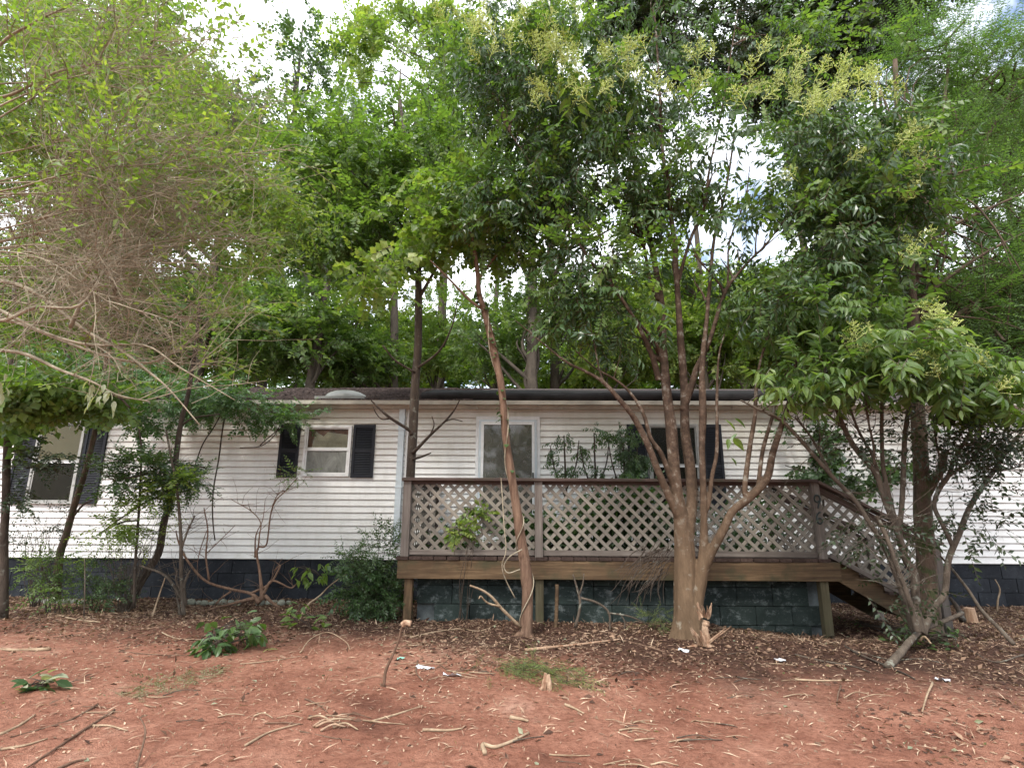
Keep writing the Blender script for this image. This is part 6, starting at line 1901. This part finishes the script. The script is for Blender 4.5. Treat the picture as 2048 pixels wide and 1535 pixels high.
o = link('blades', mesh_np('blades', V, [T, Q], [leaf_mat('dull_grass', (.10, .11, .05), (.19, .19, .09), (.36, .34, .20), .3, .7), B_stick], [m3, m4], tn), gr_); o['kind'] = 'stuff'
shrub('weed_tuft', 'yellow green weed tuft against the blocks just left of the main trunk', 1320, 1262, 5.95, [bp(1318, 1235, 5.95, .13, .08, .12, 1)], 60, T_needle, L_grass, 6, 'plant', sc_=(.5, .9))


# loose litter (uncountable)
def litter(name, n, dens, shp, mat, s_rng, flat=.35, lab=''):
    pts = []
    while len(pts) < n:
        x = rng.uniform(-8.5, 8.5, 4000); y = 2.3 + 6.3 * rng.random(4000) ** .8
        k_ = rng.random(4000) < np.array([dens(a_, b_) for a_, b_ in zip(x, y)])
        pts += list(zip(x[k_], y[k_]))
    pts = np.array(pts[:n])
    z = np.array([ground(a_, b_) for a_, b_ in pts]) + .004
    c_ = np.column_stack([pts, z])
    d = rng.normal(0, 1, (n, 3)); d[:, 2] *= flat * .5
    tm = dict(V=shp[0], T=shp[1], Q=shp[2], m4=np.zeros(len(shp[2]), int), ids=np.zeros(len(shp[0]), int), n=1)
    V, T, Q, m3, m4, tn = place([tm], c_, d, rng.uniform(*s_rng, n) * (1 + .0 * n), flat, None, .0)
    o = link(name, mesh_np(name, V, [T, Q], [mat], [m3, m4], rng.random(n).repeat(len(shp[0]))))
    return setp(o, lab, 'litter', None, 'stuff')


def edge(x, y): return smooth(4.3, 5.6, y + .25 * x + 1.7 * mn.noise(Vector((x * .9, y * .9, 8.8))) + 1.0 * mn.noise(Vector((x * 3.1, y * 3.1, 2.8))))
litter('leaf_litter', 44000, lambda x, y: .05 + .95 * edge(x, y) + .55 * smooth(1.2, 2.2, x) * (1 - smooth(3.3, 3.9, y)) * (mn.noise(Vector((x * .9, y * 1.1, 4.4))) > -.15), leaf_shape('fold', .05, .022), L_litter, (.35, 1.35), .5, 'brown dead leaves covering the ground in front of the deck and skirting')
litter('straw_litter', 46000, lambda x, y: .36 + .65 * edge(x, y) * (mn.noise(Vector((x * .5, y * .7, 2.2))) > -.1), leaf_shape('simple', .058, .0045), L_straw, (.4, 1.8), .3, 'fine straw and shredded twigs strewn over the red clay')
litter('clay_crumbs', 16000, lambda x, y: .6, leaf_shape('fold', .014, .010), L_straw, (.3, 1.6), .8, 'small pale crumbs and chips on the red clay')
litter('pale_chips', 700, lambda x, y: .3 + .5 * (mn.noise(Vector((x * .8, y * .8, 12.2))) > .1), leaf_shape('fold', .04, .022), L_pale, (.5, 1.3), .5, 'scattered pale dry leaves on the clay')
for i, (a_, b_, lab) in enumerate(((850, 1336, 'white paper scrap left of the conifer sprig'), (905, 1352, 'crumpled clear plastic strip near the conifer sprig'), (802, 1318, 'small mint green wrapper on the clay'), (1885, 1362, 'white crumpled paper at the far lower right'), (1368, 1302, 'white curled leaf below the main tree'), (1560, 1322, 'pale curled leaf in the litter under the deck'))):
    v = on_ground(a_, b_, .012)
    mb = MB()
    s_ = .045 if i != 2 else .03
    nn_ = 5
    V_ = [(s_ * (i_ / 4 - .5) * 2 * (1.6 if i < 2 else 1), s_ * (j_ / 4 - .5) * 1.0, .014 * mn.noise(Vector((i_ * 1.3 + i * 9, j_ * 1.7, .5))) * 2) for j_ in range(nn_) for i_ in range(nn_)]
    mb.add(V_, f4=[(j_ * nn_ + i_, j_ * nn_ + i_ + 1, (j_ + 1) * nn_ + i_ + 1, (j_ + 1) * nn_ + i_) for j_ in range(nn_ - 1) for i_ in range(nn_ - 1)])
    o = link('litter_scrap', mb.mesh('litter_scrap', M_paper if i != 2 else plain('mint', (.25, .5, .42), .5, .1), True), None, Matrix.Translation(v) @ Matrix.Rotation(R.uniform(-.8, .2), 4, 'Z'))
    setp(o, lab, 'litter')
